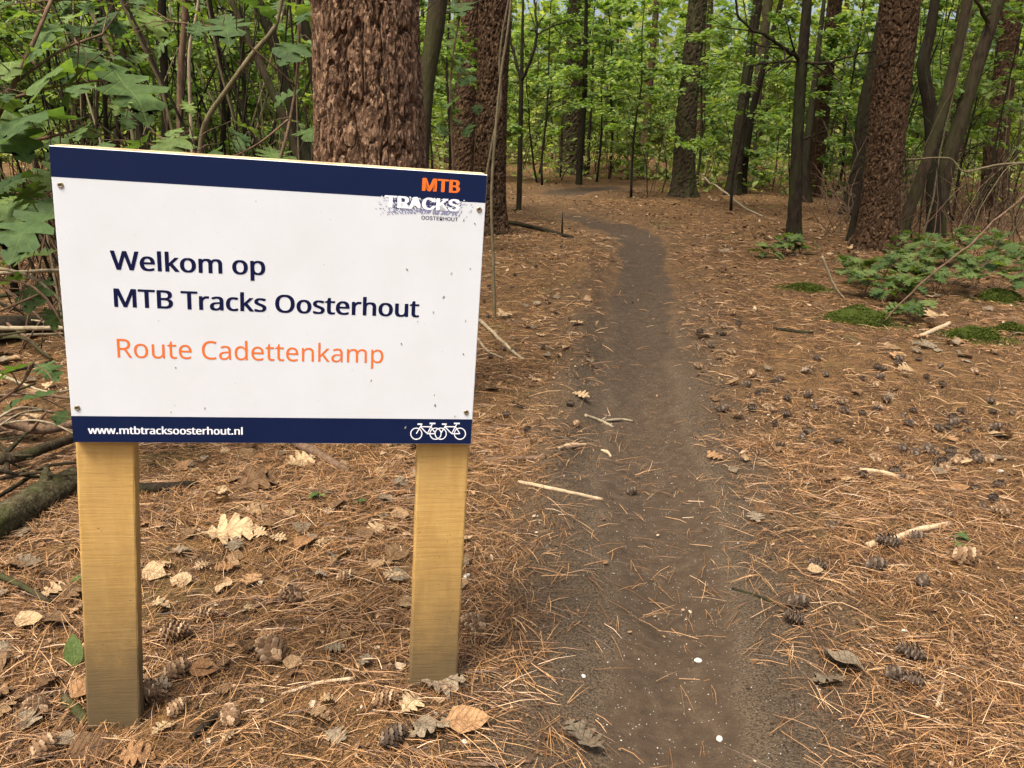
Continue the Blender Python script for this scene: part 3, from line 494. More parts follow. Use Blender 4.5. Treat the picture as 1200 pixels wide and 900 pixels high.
    'route': '158,573 203,571 242,565 275,555 304,540 326,522 344,500 357,474 364,444 366,410 365,381 359,356 350,334 337,315 323,298 307,285 271,264 252,257 409,0 325,0 186,237 72,237 72,0 0,0 0,573;72,510 72,298 158,298 200,301 234,310 260,325 278,347 288,374 292,407 290,430 285,450 277,467 265,480 250,491 232,500 210,505 184,509;863,216 861,181 857,150 849,121 838,95 825,71 809,51 790,33 769,18 745,7 720,-1 692,-6 662,-8 635,-6 609,-1 584,7 561,18 540,33 521,51 505,71 491,95 480,121 472,150 467,181 465,216 468,261 476,301 489,336 508,367 531,392 558,412 590,426 626,435 665,438 702,435 737,426 768,412 795,392 819,367 838,336 852,301 860,261;538,216 540,184 544,154 551,128 562,105 576,86 593,71 613,59 637,53 664,51 691,53 715,59 735,71 752,86 766,105 777,128 784,154 788,184 790,216 788,248 784,277 776,303 766,325 752,344 735,359 715,370 691,376 663,379 623,374 592,359 568,335 551,303 541,263;1334,430 1334,0 1276,0 1265,57 1262,57 1252,43 1240,31 1212,11 1180,-1 1144,-7 1094,-6 1065,-1 1040,8 1018,21 1001,38 987,59 977,85 971,114 970,148 970,430 1041,430 1041,153 1043,122 1051,96 1064,76 1083,62 1107,53 1136,51 1166,53 1191,59 1212,69 1229,82 1242,100 1251,121 1258,146 1262,175 1263,430;1635,51 1674,59 1674,5 1642,-4 1601,-8 1580,-7 1559,-3 1539,4 1522,13 1506,27 1493,44 1483,66 1478,93 1476,125 1476,375 1415,375 1415,409 1476,437 1504,528 1546,528 1546,430 1670,430 1670,375 1546,375 1546,127 1548,103 1554,83 1565,69 1579,58 1595,52;1925,438 1961,435 1992,427 2020,414 2045,396 2065,373 2081,346 2093,315 2100,281 2103,244 2103,201 1808,201 1813,157 1826,119 1846,90 1873,69 1906,56 1945,52 1996,56 2039,66 2083,82 2083,20 2040,4 1996,-5 1942,-8 1903,-5 1867,3 1834,17 1805,36 1781,61 1761,91 1747,126 1738,167 1735,212 1738,257 1746,297 1759,333 1777,364 1799,390 1826,411 1856,426 1889,435;1925,380 1893,377 1867,366 1845,348 1828,323 1816,293 1810,257 2029,257 2028,281 2024,302 2018,322 2009,338 1998,353 1984,364 1967,373 1947,378;2675,517 2646,516 2618,510 2593,502 2569,490 2548,474 2530,456 2514,434 2501,410 2491,383 2483,353 2479,321 2477,286 2480,241 2487,200 2499,164 2516,132 2538,105 2565,83 2597,68 2633,58 2674,55 2723,58 2790,72 2812,78 2812,15 2768,2 2721,-6 2664,-8 2609,-4 2560,8 2518,28 2482,56 2453,90 2430,131 2414,178 2404,230 2401,287 2403,329 2409,369 2419,406 2433,440 2451,471 2472,499 2497,523 2526,543 2558,559 2594,571 2633,578 2676,581 2733,577 2787,565 2834,547 2805,486 2746,508 2700,516;3090,437 3138,433 3176,422 3206,403 3227,375 3240,338 3244,293 3244,0 3192,0 3179,61 3176,61 3150,33 3124,13 3093,-1 3054,-7 3006,-7 2983,-2 2962,6 2943,16 2927,30 2913,48 2904,68 2898,92 2896,119 2901,159 2918,192 2946,219 2986,238 3038,251 3102,257 3175,259 3172,317 3164,342 3152,359 3134,371 3112,378 3086,380 3042,376 2983,355 2965,347 2943,400 2985,419 3036,432 3062,436;3111,208 3063,203 3026,195 3000,182 2982,165 2972,144 2969,119 2971,97 2979,79 2991,66 3007,56 3026,51 3047,49 3082,52 3112,62 3138,79 3158,103 3170,134 3174,172 3174,210;3529,-8 3479,-2 3437,17 3401,48 3374,91 3358,146 3353,214 3358,282 3374,338 3401,381 3437,413 3480,432 3530,438 3571,434 3604,423 3632,407 3654,386 3663,374 3668,374 3663,438 3663,609 3734,609 3734,0 3677,0 3666,58 3663,58 3644,35 3619,15 3588,1 3551,-7;3540,51 3581,55 3613,67 3636,88 3652,117 3661,154 3664,213 3661,263 3652,304 3638,336 3615,360 3582,375 3540,379 3505,374 3476,359 3454,334 3438,300 3429,260 3426,213 3429,165 3438,125 3454,93 3477,69 3505,55;4036,438 4071,435 4103,427 4131,414 4156,396 4176,373 4192,346 4204,315 4211,281 4213,244 4213,201 3919,201 3924,157 3936,119 3956,90 3983,69 4017,56 4056,52 4107,56 4150,66 4194,82 4194,20 4151,4 4106,-5 4053,-8 4014,-5 3978,3 3945,17 3916,36 3892,61 3872,91 3858,126 3849,167 3846,212 3849,257 3857,297 3870,333 3888,364 3910,390 3936,411 3966,426 4000,435;4035,380 4004,377 3977,366 3955,348 3939,323 3927,293 3921,257 4140,257 4138,281 4135,302 4128,322 4120,338 4108,353 4094,364 4078,373 4058,378;4488,51 4526,59 4526,5 4494,-4 4454,-8 4432,-7 4411,-3 4392,4 4374,13 4359,27 4346,44 4336,66 4330,93 4328,125 4328,375 4267,375 4267,409 4329,437 4357,528 4399,528 4399,430 4523,430 4523,375 4399,375 4399,127 4401,103 4407,83 4417,69 4431,58 4447,52;4777,51 4816,59 4816,5 4783,-4 4743,-8 4722,-7 4701,-3 4681,4 4663,13 4648,27 4635,44 4625,66 4619,93 4617,125 4617,375 4557,375 4557,409 4618,437 4646,528 4688,528 4688,430 4812,430 4812,375 4688,375 4688,127 4690,103 4696,83 4707,69 4721,58 4737,52;5067,438 5103,435 5134,427 5162,414 5187,396 5207,373 5223,346 5235,315 5242,281 5245,244 5245,201 4950,201 4955,157 4968,119 4988,90 5015,69 5048,56 5087,52 5138,56 5181,66 5225,82 5225,20 5182,4 5138,-5 5084,-8 5045,-5 5009,3 4976,17 4947,36 4923,61 4903,91 4889,126 4880,167 4877,212 4880,257 4888,297 4901,333 4919,364 4941,390 4968,411 4998,426 5031,435;5067,380 5035,377 5009,366 4987,348 4970,323 4958,293 4952,257 5171,257 5170,281 5166,302 5160,322 5151,338 5139,353 5126,364 5109,373 5089,378;5561,438 5608,434 5646,421 5677,401 5699,371 5712,330 5716,280 5716,0 5646,0 5646,275 5644,307 5636,333 5623,353 5605,367 5580,376 5550,379 5507,374 5475,361 5451,338 5436,308 5427,269 5424,223 5424,0 5354,0 5354,430 5411,430 5421,371 5425,371 5447,398 5475,418 5508,431 5543,437;5916,221 5919,221 5970,285 6107,430 6190,430 6016,246 6202,0 6117,0 5968,200 5919,158 5919,0 5849,0 5849,609 5919,609;6440,437 6488,433 6527,422 6557,403 6577,375 6590,338 6594,293 6594,0 6543,0 6529,61 6526,61 6501,33 6474,13 6443,-1 6405,-7 6357,-7 6334,-2 6312,6 6293,16 6277,30 6264,48 6254,68 6248,92 6246,119 6252,159 6269,192 6297,219 6336,238 6388,251 6452,257 6525,259 6523,317 6515,342 6502,359 6484,371 6462,378 6436,380 6393,376 6333,355 6315,347 6294,400 6336,419 6386,432 6413,436;6461,208 6413,203 6376,195 6350,182 6333,165 6323,144 6319,119 6322,97 6329,79 6341,66 6357,56 6376,51 6398,49 6432,52 6462,62 6488,79 6508,103 6520,134 6524,172 6524,210;7199,438 7243,434 7280,421 7308,401 7328,371 7340,330 7344,280 7344,0 7274,0 7274,277 7272,308 7265,333 7253,353 7236,367 7214,376 7187,379 7149,374 7119,362 7097,342 7083,315 7074,280 7071,237 7071,0 7001,0 7000,298 6997,317 6991,333 6984,347 6974,359 6962,367 6948,374 6932,377 6913,379 6886,377 6863,370 6844,360 6829,347 6818,329 6809,308 6803,283 6799,255 6798,0 6727,0 6727,430 6784,430 6795,371 6799,371 6820,398 6846,418 6876,431 6908,437 6925,438 6957,436 6984,430 7008,420 7029,406 7045,388 7057,366 7061,366 7077,388 7097,406 7120,420 7145,430 7172,436;7682,438 7731,432 7774,413 7810,383 7836,339 7853,284 7858,216 7856,170 7848,129 7836,93 7819,62 7799,37 7774,17 7746,3 7715,-5 7681,-8 7640,-4 7606,7 7579,24 7557,44 7548,55 7543,55 7548,-16 7548,-192 7477,-192 7477,430 7535,430 7545,371 7548,371 7567,394 7591,414 7622,429 7660,437;7669,379 7642,377 7619,371 7599,362 7583,349 7570,333 7561,313 7554,289 7549,261 7548,216 7549,182 7553,152 7559,126 7568,103 7581,85 7597,70 7617,59 7642,53 7670,51 7695,53 7717,60 7735,72 7750,88 7763,108 7773,131 7780,157 7784,186 7785,217 7782,262 7772,302 7757,334 7734,359 7705,374',
    'www': '307,357 304,357 275,242 198,1 118,1 0,431 73,431 159,84 160,73 164,73 192,188 269,431 346,431 445,96 448,74 451,74 480,201 540,431 613,431 493,1 411,1;937,357 934,357 905,242 828,1 748,1 630,431 703,431 789,84 791,73 794,73 823,188 899,431 976,431 1075,96 1079,74 1082,74 1111,201 1171,431 1243,431 1123,1 1041,1;1568,357 1565,357 1536,242 1459,1 1379,1 1261,431 1334,431 1420,84 1421,73 1424,73 1453,188 1529,431 1606,431 1705,96 1709,74 1712,74 1741,201 1801,431 1873,431 1754,1 1671,1;1940,43 1941,61 1946,75 1954,85 1965,92 1976,96 1989,97 2002,96 2014,92 2024,85 2033,75 2038,61 2039,43 2038,26 2033,12 2024,2 2014,-6 2002,-10 1989,-11 1976,-10 1965,-6 1954,2 1946,12 1941,26;2637,438 2681,434 2718,421 2746,401 2766,371 2778,330 2782,280 2782,0 2712,0 2712,277 2710,308 2703,333 2691,353 2674,367 2652,376 2625,379 2587,374 2557,362 2535,342 2520,315 2511,280 2508,237 2508,0 2439,0 2438,298 2434,317 2429,333 2422,347 2412,359 2400,367 2386,374 2370,377 2350,379 2324,377 2301,370 2282,360 2267,347 2255,329 2247,308 2241,283 2237,255 2236,0 2165,0 2165,430 2222,430 2233,371 2237,371 2257,398 2283,418 2314,431 2346,437 2363,438 2395,436 2422,430 2446,420 2466,406 2483,388 2495,366 2499,366 2515,388 2535,406 2558,420 2583,430 2609,436;3080,51 3119,59 3119,5 3087,-4 3047,-8 3025,-7 3004,-3 2984,4 2967,13 2951,27 2938,44 2928,66 2923,93 2921,125 2921,375 2860,375 2860,409 2921,437 2949,528 2991,528 2991,430 3115,430 3115,375 2991,375 2991,127 2993,103 3000,83 3010,69 3024,58 3040,52;3271,373 3275,373 3289,390 3306,405 3326,419 3349,429 3377,435 3408,437 3458,431 3501,412 3537,381 3564,338 3580,283 3585,215 3583,168 3576,127 3563,91 3547,61 3526,36 3501,17 3473,3 3442,-5 3408,-8 3377,-6 3349,0 3326,10 3306,24 3289,38 3275,55 3269,55 3255,0 3204,0 3204,609 3275,609;3396,379 3368,377 3344,371 3324,361 3308,348 3295,330 3286,308 3280,282 3276,252 3275,214 3278,165 3287,125 3301,93 3323,69 3356,55 3398,51 3433,55 3462,69 3484,93 3500,126 3509,166 3512,216 3509,265 3500,306 3484,338 3462,360 3432,374;3863,51 3901,59 3901,5 3869,-4 3829,-8 3807,-7 3787,-3 3767,4 3749,13 3734,27 3721,44 3711,66 3705,93 3703,125 3703,375 3642,375 3642,409 3704,437 3732,528 3774,528 3774,430 3898,430 3898,375 3774,375 3774,127 3776,103 3782,83 3793,69 3806,58 3823,52;4238,433 4229,368 4183,374 4151,369 4121,355 4095,334 4075,305 4062,270 4058,229 4058,0 3987,0 3987,430 4045,430 4053,351 4056,351 4077,381 4102,407 4133,426 4150,433 4168,437;4481,437 4529,433 4568,422 4597,403 4618,375 4631,338 4635,293 4635,0 4584,0 4570,61 4567,61 4542,33 4515,13 4484,-1 4445,-7 4398,-7 4375,-2 4353,6 4334,16 4318,30 4305,48 4295,68 4289,92 4287,119 4293,159 4310,192 4338,219 4377,238 4429,251 4493,257 4566,259 4564,317 4556,342 4543,359 4525,371 4503,378 4477,380 4434,376 4374,355 4356,347 4334,400 4376,419 4427,432 4454,436;4502,208 4454,203 4417,195 4391,182 4374,165 4363,144 4360,119 4363,97 4370,79 4382,66 4398,56 4417,51 4439,49 4473,52 4503,62 4529,79 4549,103 4561,134 4565,172 4565,210;4941,-8 4904,-5 4870,2 4839,15 4812,34 4788,58 4769,87 4755,123 4747,165 4744,213 4747,262 4756,305 4771,342 4790,372 4814,396 4842,415 4874,428 4908,435 4945,438 4988,435 5028,426 5059,415 5037,356 4975,373 4944,376 4917,374 4893,368 4872,358 4855,343 4841,325 4831,303 4823,277 4819,247 4817,213 4819,181 4823,152 4831,126 4841,104 4855,86 4872,71 4891,61 4914,55 4940,53 4983,56 5036,71 5051,78 5051,15 5020,3 4985,-5;5220,221 5223,221 5274,285 5411,430 5494,430 5320,246 5506,0 5421,0 5272,200 5223,158 5223,0 5153,0 5153,609 5223,609;5861,119 5859,92 5852,69 5840,49 5825,32 5805,18 5781,6 5754,-2 5723,-6 5661,-7 5612,-1 5572,11 5555,19 5555,83 5594,67 5642,54 5666,50 5691,49 5724,51 5750,57 5769,66 5782,79 5790,94 5793,112 5789,132 5777,150 5753,167 5616,228 5598,239 5582,252 5570,266 5561,283 5556,302 5554,324 5559,358 5574,386 5599,408 5631,425 5670,435 5715,438 5765,434 5811,424 5852,409 5828,353 5771,372 5731,379 5684,379 5662,374 5644,366 5632,356 5624,343 5621,328 5623,317 5626,307 5632,298 5652,282 5781,226 5820,203 5834,191 5846,176 5854,159 5860,140;6339,216 6338,181 6333,150 6325,121 6314,95 6301,71 6285,51 6266,33 6245,18 6222,7 6196,-1 6168,-6 6139,-8 6111,-6 6085,-1 6060,7 6037,18 6016,33 5998,51 5981,71 5967,95 5956,121 5948,150 5943,181 5941,216 5944,261 5952,301 5966,336 5984,367 6007,392 6034,412 6066,426 6102,435 6141,438 6179,435 6213,426 6244,412 6272,392 6295,367 6314,336 6328,301 6336,261;6014,216 6016,184 6020,154 6028,128 6038,105 6052,86 6069,71 6089,59 6113,53 6140,51 6168,53 6191,59 6212,71 6229,86 6243,105 6253,128 6260,154 6265,184 6266,216 6265,248 6260,277 6253,303 6242,325 6228,344 6211,359 6191,370 6167,376 6140,379 6100,374 6068,359 6044,335 6028,303 6018,263;6824,216 6823,181 6818,150 6810,121 6800,95 6786,71 6770,51 6752,33 6731,18 6707,7 6681,-1 6653,-6 6624,-8 6596,-6 6570,-1 6545,7 6522,18 6501,33 6483,51 6466,71 6453,95 6441,121 6433,150 6428,181 6427,216 6429,261 6437,301 6451,336 6469,367 6492,392 6520,412 6551,426 6587,435 6626,438 6664,435 6698,426 6729,412 6757,392 6780,367 6799,336 6813,301 6822,261;6500,216 6501,184 6505,154 6513,128 6523,105 6537,86 6554,71 6575,59 6598,53 6626,51 6653,53 6676,59 6697,71 6714,86 6728,105 6738,128 6746,154 6750,184 6751,216 6750,248 6745,277 6738,303 6727,325 6713,344 6696,359 6676,370 6652,376 6625,379 6585,374 6553,359 6529,335 6513,303 6503,263;7216,119 7213,92 7206,69 7195,49 7179,32 7159,18 7136,6 7108,-2 7078,-6 7016,-7 6967,-1 6927,11 6909,19 6909,83 6948,67 6996,54 7021,50 7046,49 7078,51 7104,57 7123,66 7137,79 7145,94 7148,112 7144,132 7131,150 7107,167 6970,228 6952,239 6937,252 6925,266 6916,283 6910,302 6909,324 6914,358 6928,386 6953,408 6986,425 7025,435 7070,438 7120,434 7165,424 7207,409 7183,353 7126,372 7086,379 7038,379 7016,374 6999,366 6986,356 6978,343 6976,328 6977,317 6981,307 6986,298 7007,282 7136,226 7174,203 7189,191 7200,176 7209,159 7214,140;7485,51 7524,59 7524,5 7492,-4 7451,-8 7430,-7 7409,-3 7389,4 7372,13 7356,27 7343,44 7333,66 7328,93 7326,125 7326,375 7265,375 7265,409 7326,437 7354,528 7396,528 7396,430 7520,430 7520,375 7396,375 7396,127 7398,103 7405,83 7415,69 7429,58 7445,52;7775,438 7811,435 7842,427 7870,414 7895,396 7915,373 7931,346 7943,315 7950,281 7953,244 7953,201 7658,201 7663,157 7676,119 7696,90 7723,69 7756,56 7796,52 7846,56 7889,66 7933,82 7933,20 7890,4 7846,-5 7792,-8 7753,-5 7717,3 7684,17 7655,36 7631,61 7611,91 7597,126 7588,167 7585,212 7588,257 7596,297 7609,333 7627,364 7649,390 7676,411 7706,426 7739,435;7775,380 7743,377 7717,366 7695,348 7678,323 7666,293 7660,257 7879,257 7878,281 7874,302 7868,322 7859,338 7848,353 7834,364 7817,373 7797,378;8313,433 8304,368 8257,374 8225,369 8196,355 8170,334 8150,305 8137,270 8132,229 8132,0 8062,0 8062,430 8119,430 8128,351 8131,351 8151,381 8177,407 8208,426 8225,433 8243,437;8460,370 8464,370 8486,397 8513,416 8545,429 8580,436 8631,435 8660,430 8685,421 8707,408 8724,391 8738,370 8748,344 8753,314 8755,280 8755,0 8686,0 8686,275 8683,307 8675,333 8662,353 8644,367 8620,376 8589,379 8560,377 8535,370 8514,360 8498,347 8485,329 8475,308 8469,283 8465,254 8464,0 8393,0 8393,609 8464,609;9262,216 9261,181 9256,150 9248,121 9238,95 9224,71 9208,51 9189,33 9168,18 9145,7 9119,-1 9091,-6 9062,-8 9034,-6 9008,-1 8983,7 8960,18 8939,33 8921,51 8904,71 8890,95 8879,121 8871,150 8866,181 8864,216 8867,261 8875,301 8889,336 8907,367 8930,392 8957,412 8989,426 9025,435 9064,438 9102,435 9136,426 9167,412 9195,392 9218,367 9237,336 9251,301 9259,261;8937,216 8939,184 8943,154 8951,128 8961,105 8975,86 8992,71 9012,59 9036,53 9063,51 9091,53 9114,59 9135,71 9152,86 9166,105 9176,128 9183,154 9188,184 9189,216 9188,248 9183,277 9176,303 9165,325 9151,344 9134,359 9114,370 9090,376 9063,379 9023,374 8991,359 8967,335 8951,303 8941,263;9733,430 9733,0 9675,0 9665,57 9662,57 9652,43 9640,31 9611,11 9579,-1 9544,-7 9493,-6 9464,-1 9439,8 9418,21 9400,38 9387,59 9377,85 9371,114 9369,148 9369,430 9440,430 9440,153 9443,122 9451,96 9464,76 9482,62 9506,53 9536,51 9565,53 9591,59 9611,69 9628,82 9641,100 9651,121 9657,146 9661,175 9662,430;10035,51 10073,59 10073,5 10041,-4 10001,-8 9979,-7 9958,-3 9939,4 9921,13 9906,27 9893,44 9883,66 9877,93 9875,125 9875,375 9814,375 9814,409 9876,437 9904,528 9945,528 9945,430 10070,430 10070,375 9945,375 9945,127 9948,103 9954,83 9964,69 9978,58 9994,52;10148,43 10150,61 10155,75 10163,85 10173,92 10185,96 10197,97 10211,96 10222,92 10233,85 10241,75 10246,61 10248,43 10246,26 10241,12 10233,2 10222,-6 10211,-10 10197,-11 10185,-10 10173,-6 10163,2 10155,12 10150,26;10581,438 10628,434 10666,421 10697,401 10719,371 10732,330 10736,280 10736,0 10666,0 10666,275 10664,307 10656,333 10643,353 10625,367 10600,376 10570,379 10527,374 10495,361 10472,338 10456,308 10447,269 10444,223 10444,0 10374,0 10374,430 10431,430 10441,371 10445,371 10467,398 10495,418 10528,431 10563,437;10940,0 10869,0 10869,609 10940,609',
    'MTB': '0,0 0,509 91,509 262,49 247,49 292,187 416,509 508,509 508,0 444,0 447,457 453,457 396,291 282,0 226,0 52,457 59,457 62,291 62,0;600,452 600,509 985,509 985,452 825,452 825,0 761,0 761,452;1077,0 1077,509 1258,509 1291,507 1320,501 1346,491 1367,477 1384,461 1398,442 1407,421 1413,398 1415,374 1414,353 1410,336 1403,320 1395,307 1385,295 1360,278 1332,267 1332,262 1348,260 1364,254 1380,245 1395,234 1408,220 1419,203 1428,184 1433,161 1435,136 1433,111 1427,88 1417,67 1403,48 1384,31 1361,18 1333,8 1301,2 1263,0;1141,57 1262,57 1297,60 1326,67 1347,80 1361,96 1369,115 1372,137 1371,153 1366,169 1359,184 1349,197 1337,209 1322,218 1305,225 1286,229 1265,231 1141,231;1141,285 1273,287 1289,290 1305,296 1319,304 1330,314 1340,326 1347,340 1351,355 1353,372 1350,393 1342,412 1329,429 1311,442 1287,449 1257,452 1141,452',
    'TRACKS': '0,452 0,509 385,509 385,452 225,452 225,0 161,0 161,452;477,0 477,509 653,509 690,506 722,500 750,489 773,473 792,455 807,433 818,408 824,381 826,352 824,323 818,296 807,271 792,250 773,232 750,217 722,206 690,200 653,198 513,198 513,255 675,256 697,260 715,267 730,276 742,287 751,300 757,316 761,333 762,352 761,371 757,389 751,405 741,419 729,430 714,440 696,446 675,451 541,452 541,0;770,0 647,229 720,229 845,0;882,0 1067,509 1142,509 1329,0 1261,0 1121,402 1098,478 1111,478 1056,302 951,0;976,142 976,199 1236,199 1236,142;1613,-7 1571,-3 1532,7 1496,25 1464,49 1437,79 1415,115 1399,157 1389,203 1386,254 1389,305 1399,352 1415,393 1437,429 1464,459 1496,484 1532,501 1571,512 1613,516 1638,514 1662,511 1686,504 1708,496 1728,485 1748,471 1765,456 1780,438 1793,418 1804,397 1813,373 1818,348 1754,348 1743,380 1725,407 1703,428 1676,444 1645,453 1613,456 1583,453 1555,445 1529,432 1506,414 1487,391 1470,364 1459,332 1451,295 1449,254 1451,213 1459,177 1471,145 1487,117 1506,94 1529,76 1555,63 1583,56 1613,53 1645,56 1676,65 1703,81 1725,102 1743,128 1754,160 1818,160 1813,135 1804,112 1794,91 1780,71 1765,53 1748,38 1729,24 1708,13 1686,5 1663,-2 1638,-6;1960,145 1960,216 2067,344 2219,509 2304,509 2087,276 2083,276;1916,0 1916,509 1980,509 1980,0;2228,0 2043,259 2084,309 2304,0;2546,-9 2511,-7 2479,-1 2450,9 2425,23 2403,40 2386,60 2373,83 2365,109 2361,137 2427,137 2430,118 2436,102 2446,88 2458,76 2472,66 2489,59 2526,50 2568,50 2589,54 2608,60 2625,69 2640,79 2652,92 2661,106 2666,122 2668,139 2666,154 2662,168 2654,179 2632,197 2585,217 2506,239 2467,253 2435,269 2409,289 2389,313 2378,341 2374,372 2377,400 2384,425 2397,448 2414,468 2435,484 2460,498 2487,508 2517,514 2549,516 2582,514 2611,508 2638,498 2662,484 2683,468 2699,449 2712,427 2720,403 2723,378 2660,378 2654,402 2642,421 2624,437 2602,449 2576,456 2547,459 2526,457 2507,454 2490,448 2474,440 2461,430 2451,418 2443,405 2439,391 2437,376 2439,359 2444,345 2453,334 2477,315 2535,293 2634,264 2666,248 2695,226 2707,213 2717,198 2724,180 2729,161 2731,139 2728,112 2721,87 2709,64 2692,43 2671,25 2646,11 2616,0 2583,-7',
    'OOST': '227,-7 185,-3 146,7 110,25 78,49 52,79 30,115 13,157 3,203 0,254 3,305 13,352 30,393 52,429 78,459 110,484 146,501 185,512 227,516 269,512 308,501 343,484 375,459 402,429 424,393 440,352 449,305 453,254 449,203 440,157 424,115 402,79 375,49 343,25 308,7 269,-3;227,53 256,55 284,63 309,76 332,94 352,116 368,144 380,176 387,213 390,254 387,295 380,332 368,365 352,392 332,415 309,433 284,446 256,453 227,456 197,453 170,445 144,433 121,415 101,392 85,364 73,332 66,295 63,254 66,213 73,176 85,144 101,117 121,94 144,76 170,63 197,55;760,-7 718,-3 679,7 643,25 612,49 585,79 563,115 546,157 537,203 533,254 537,305 546,352 563,393 585,429 612,459 643,484 679,501 718,512 760,516 802,512 841,501 877,484 908,459 935,429 957,393 973,352 983,305 986,254 983,203 973,157 957,115 935,79 908,49 877,25 841,7 802,-3;760,53 789,55 817,63 842,76 865,94 885,116 901,144 913,176 921,213 923,254 921,295 913,332 901,365 885,392 865,415 842,433 817,446 789,453 760,456 730,453 703,445 677,433 654,415 635,392 618,364 606,332 599,295 596,254 599,213 606,176 618,144 635,117 654,94 677,76 703,63 730,55;1250,-9 1215,-7 1183,-1 1154,9 1129,23 1107,40 1090,60 1077,83 1069,109 1065,137 1131,137 1134,118 1140,102 1150,88 1162,76 1176,66 1193,59 1230,50 1272,50 1293,54 1312,60 1329,69 1344,79 1356,92 1365,106 1370,122 1372,139 1370,154 1366,168 1358,179 1336,197 1289,217 1210,239 1171,253 1139,269 1112,289 1093,313 1082,341 1078,372 1081,400 1088,425 1101,448 1118,468 1139,484 1164,498 1191,508 1221,514 1253,516 1286,514 1315,508 1342,498 1366,484 1387,468 1403,449 1416,427 1424,403 1427,378 1364,378 1358,402 1346,421 1328,437 1306,449 1280,456 1251,459 1230,457 1211,454 1194,448 1178,440 1165,430 1155,418 1147,405 1143,391 1141,376 1143,359 1148,345 1157,334 1181,315 1239,293 1338,264 1370,248 1399,226 1411,213 1421,198 1428,180 1433,161 1435,139 1432,112 1425,87 1413,64 1396,43 1375,25 1350,11 1320,0 1287,-7;1505,452 1505,509 1890,509 1890,452 1730,452 1730,0 1665,0 1665,452;1982,0 1982,509 2294,509 2294,452 2046,452 2046,286 2277,286 2277,229 2046,229 2046,57 2297,57 2297,0;2400,0 2400,509 2576,509 2613,506 2645,500 2673,489 2697,473 2716,455 2730,433 2741,408 2747,381 2749,352 2747,323 2741,296 2730,271 2716,250 2696,232 2673,217 2645,206 2613,200 2576,198 2436,198 2436,255 2598,256 2620,260 2638,267 2653,276 2665,287 2674,300 2680,316 2684,333 2685,352 2684,371 2680,389 2674,405 2665,419 2653,430 2638,440 2619,446 2598,451 2465,452 2465,0;2693,0 2570,229 2643,229 2768,0;2849,0 2849,509 2914,509 2914,289 3181,289 3181,509 3246,509 3246,0 3181,0 3181,232 2914,232 2914,0;3573,-7 3531,-3 3492,7 3456,25 3425,49 3398,79 3376,115 3359,157 3349,203 3346,254 3349,305 3359,352 3376,393 3398,429 3425,459 3456,484 3492,501 3531,512 3573,516 3615,512 3654,501 3689,484 3721,459 3748,429 3770,393 3786,352 3796,305 3799,254 3796,203 3786,157 3770,115 3748,79 3721,49 3689,25 3654,7 3615,-3;3573,53 3602,55 3630,63 3655,76 3678,94 3698,116 3714,144 3726,176 3734,213 3736,254 3734,295 3726,332 3714,365 3698,392 3678,415 3655,433 3630,446 3602,453 3573,456 3543,453 3516,445 3490,433 3467,415 3447,392 3431,364 3419,332 3412,295 3409,254 3412,213 3419,176 3431,144 3447,117 3467,94 3490,76 3516,63 3543,55;4098,-8 4060,-6 4025,2 3993,15 3966,33 3942,55 3924,80 3910,108 3902,140 3899,173 3899,509 3963,509 3963,178 3965,155 3971,133 3980,113 3992,95 4008,80 4026,68 4048,59 4072,53 4098,52 4125,53 4149,59 4170,68 4188,80 4204,95 4216,113 4225,133 4230,155 4232,178 4232,509 4296,509 4296,173 4294,140 4285,108 4272,80 4253,55 4230,33 4203,15 4171,2 4136,-6;4388,452 4388,509 4773,509 4773,452 4613,452 4613,0 4549,0 4549,452',
}
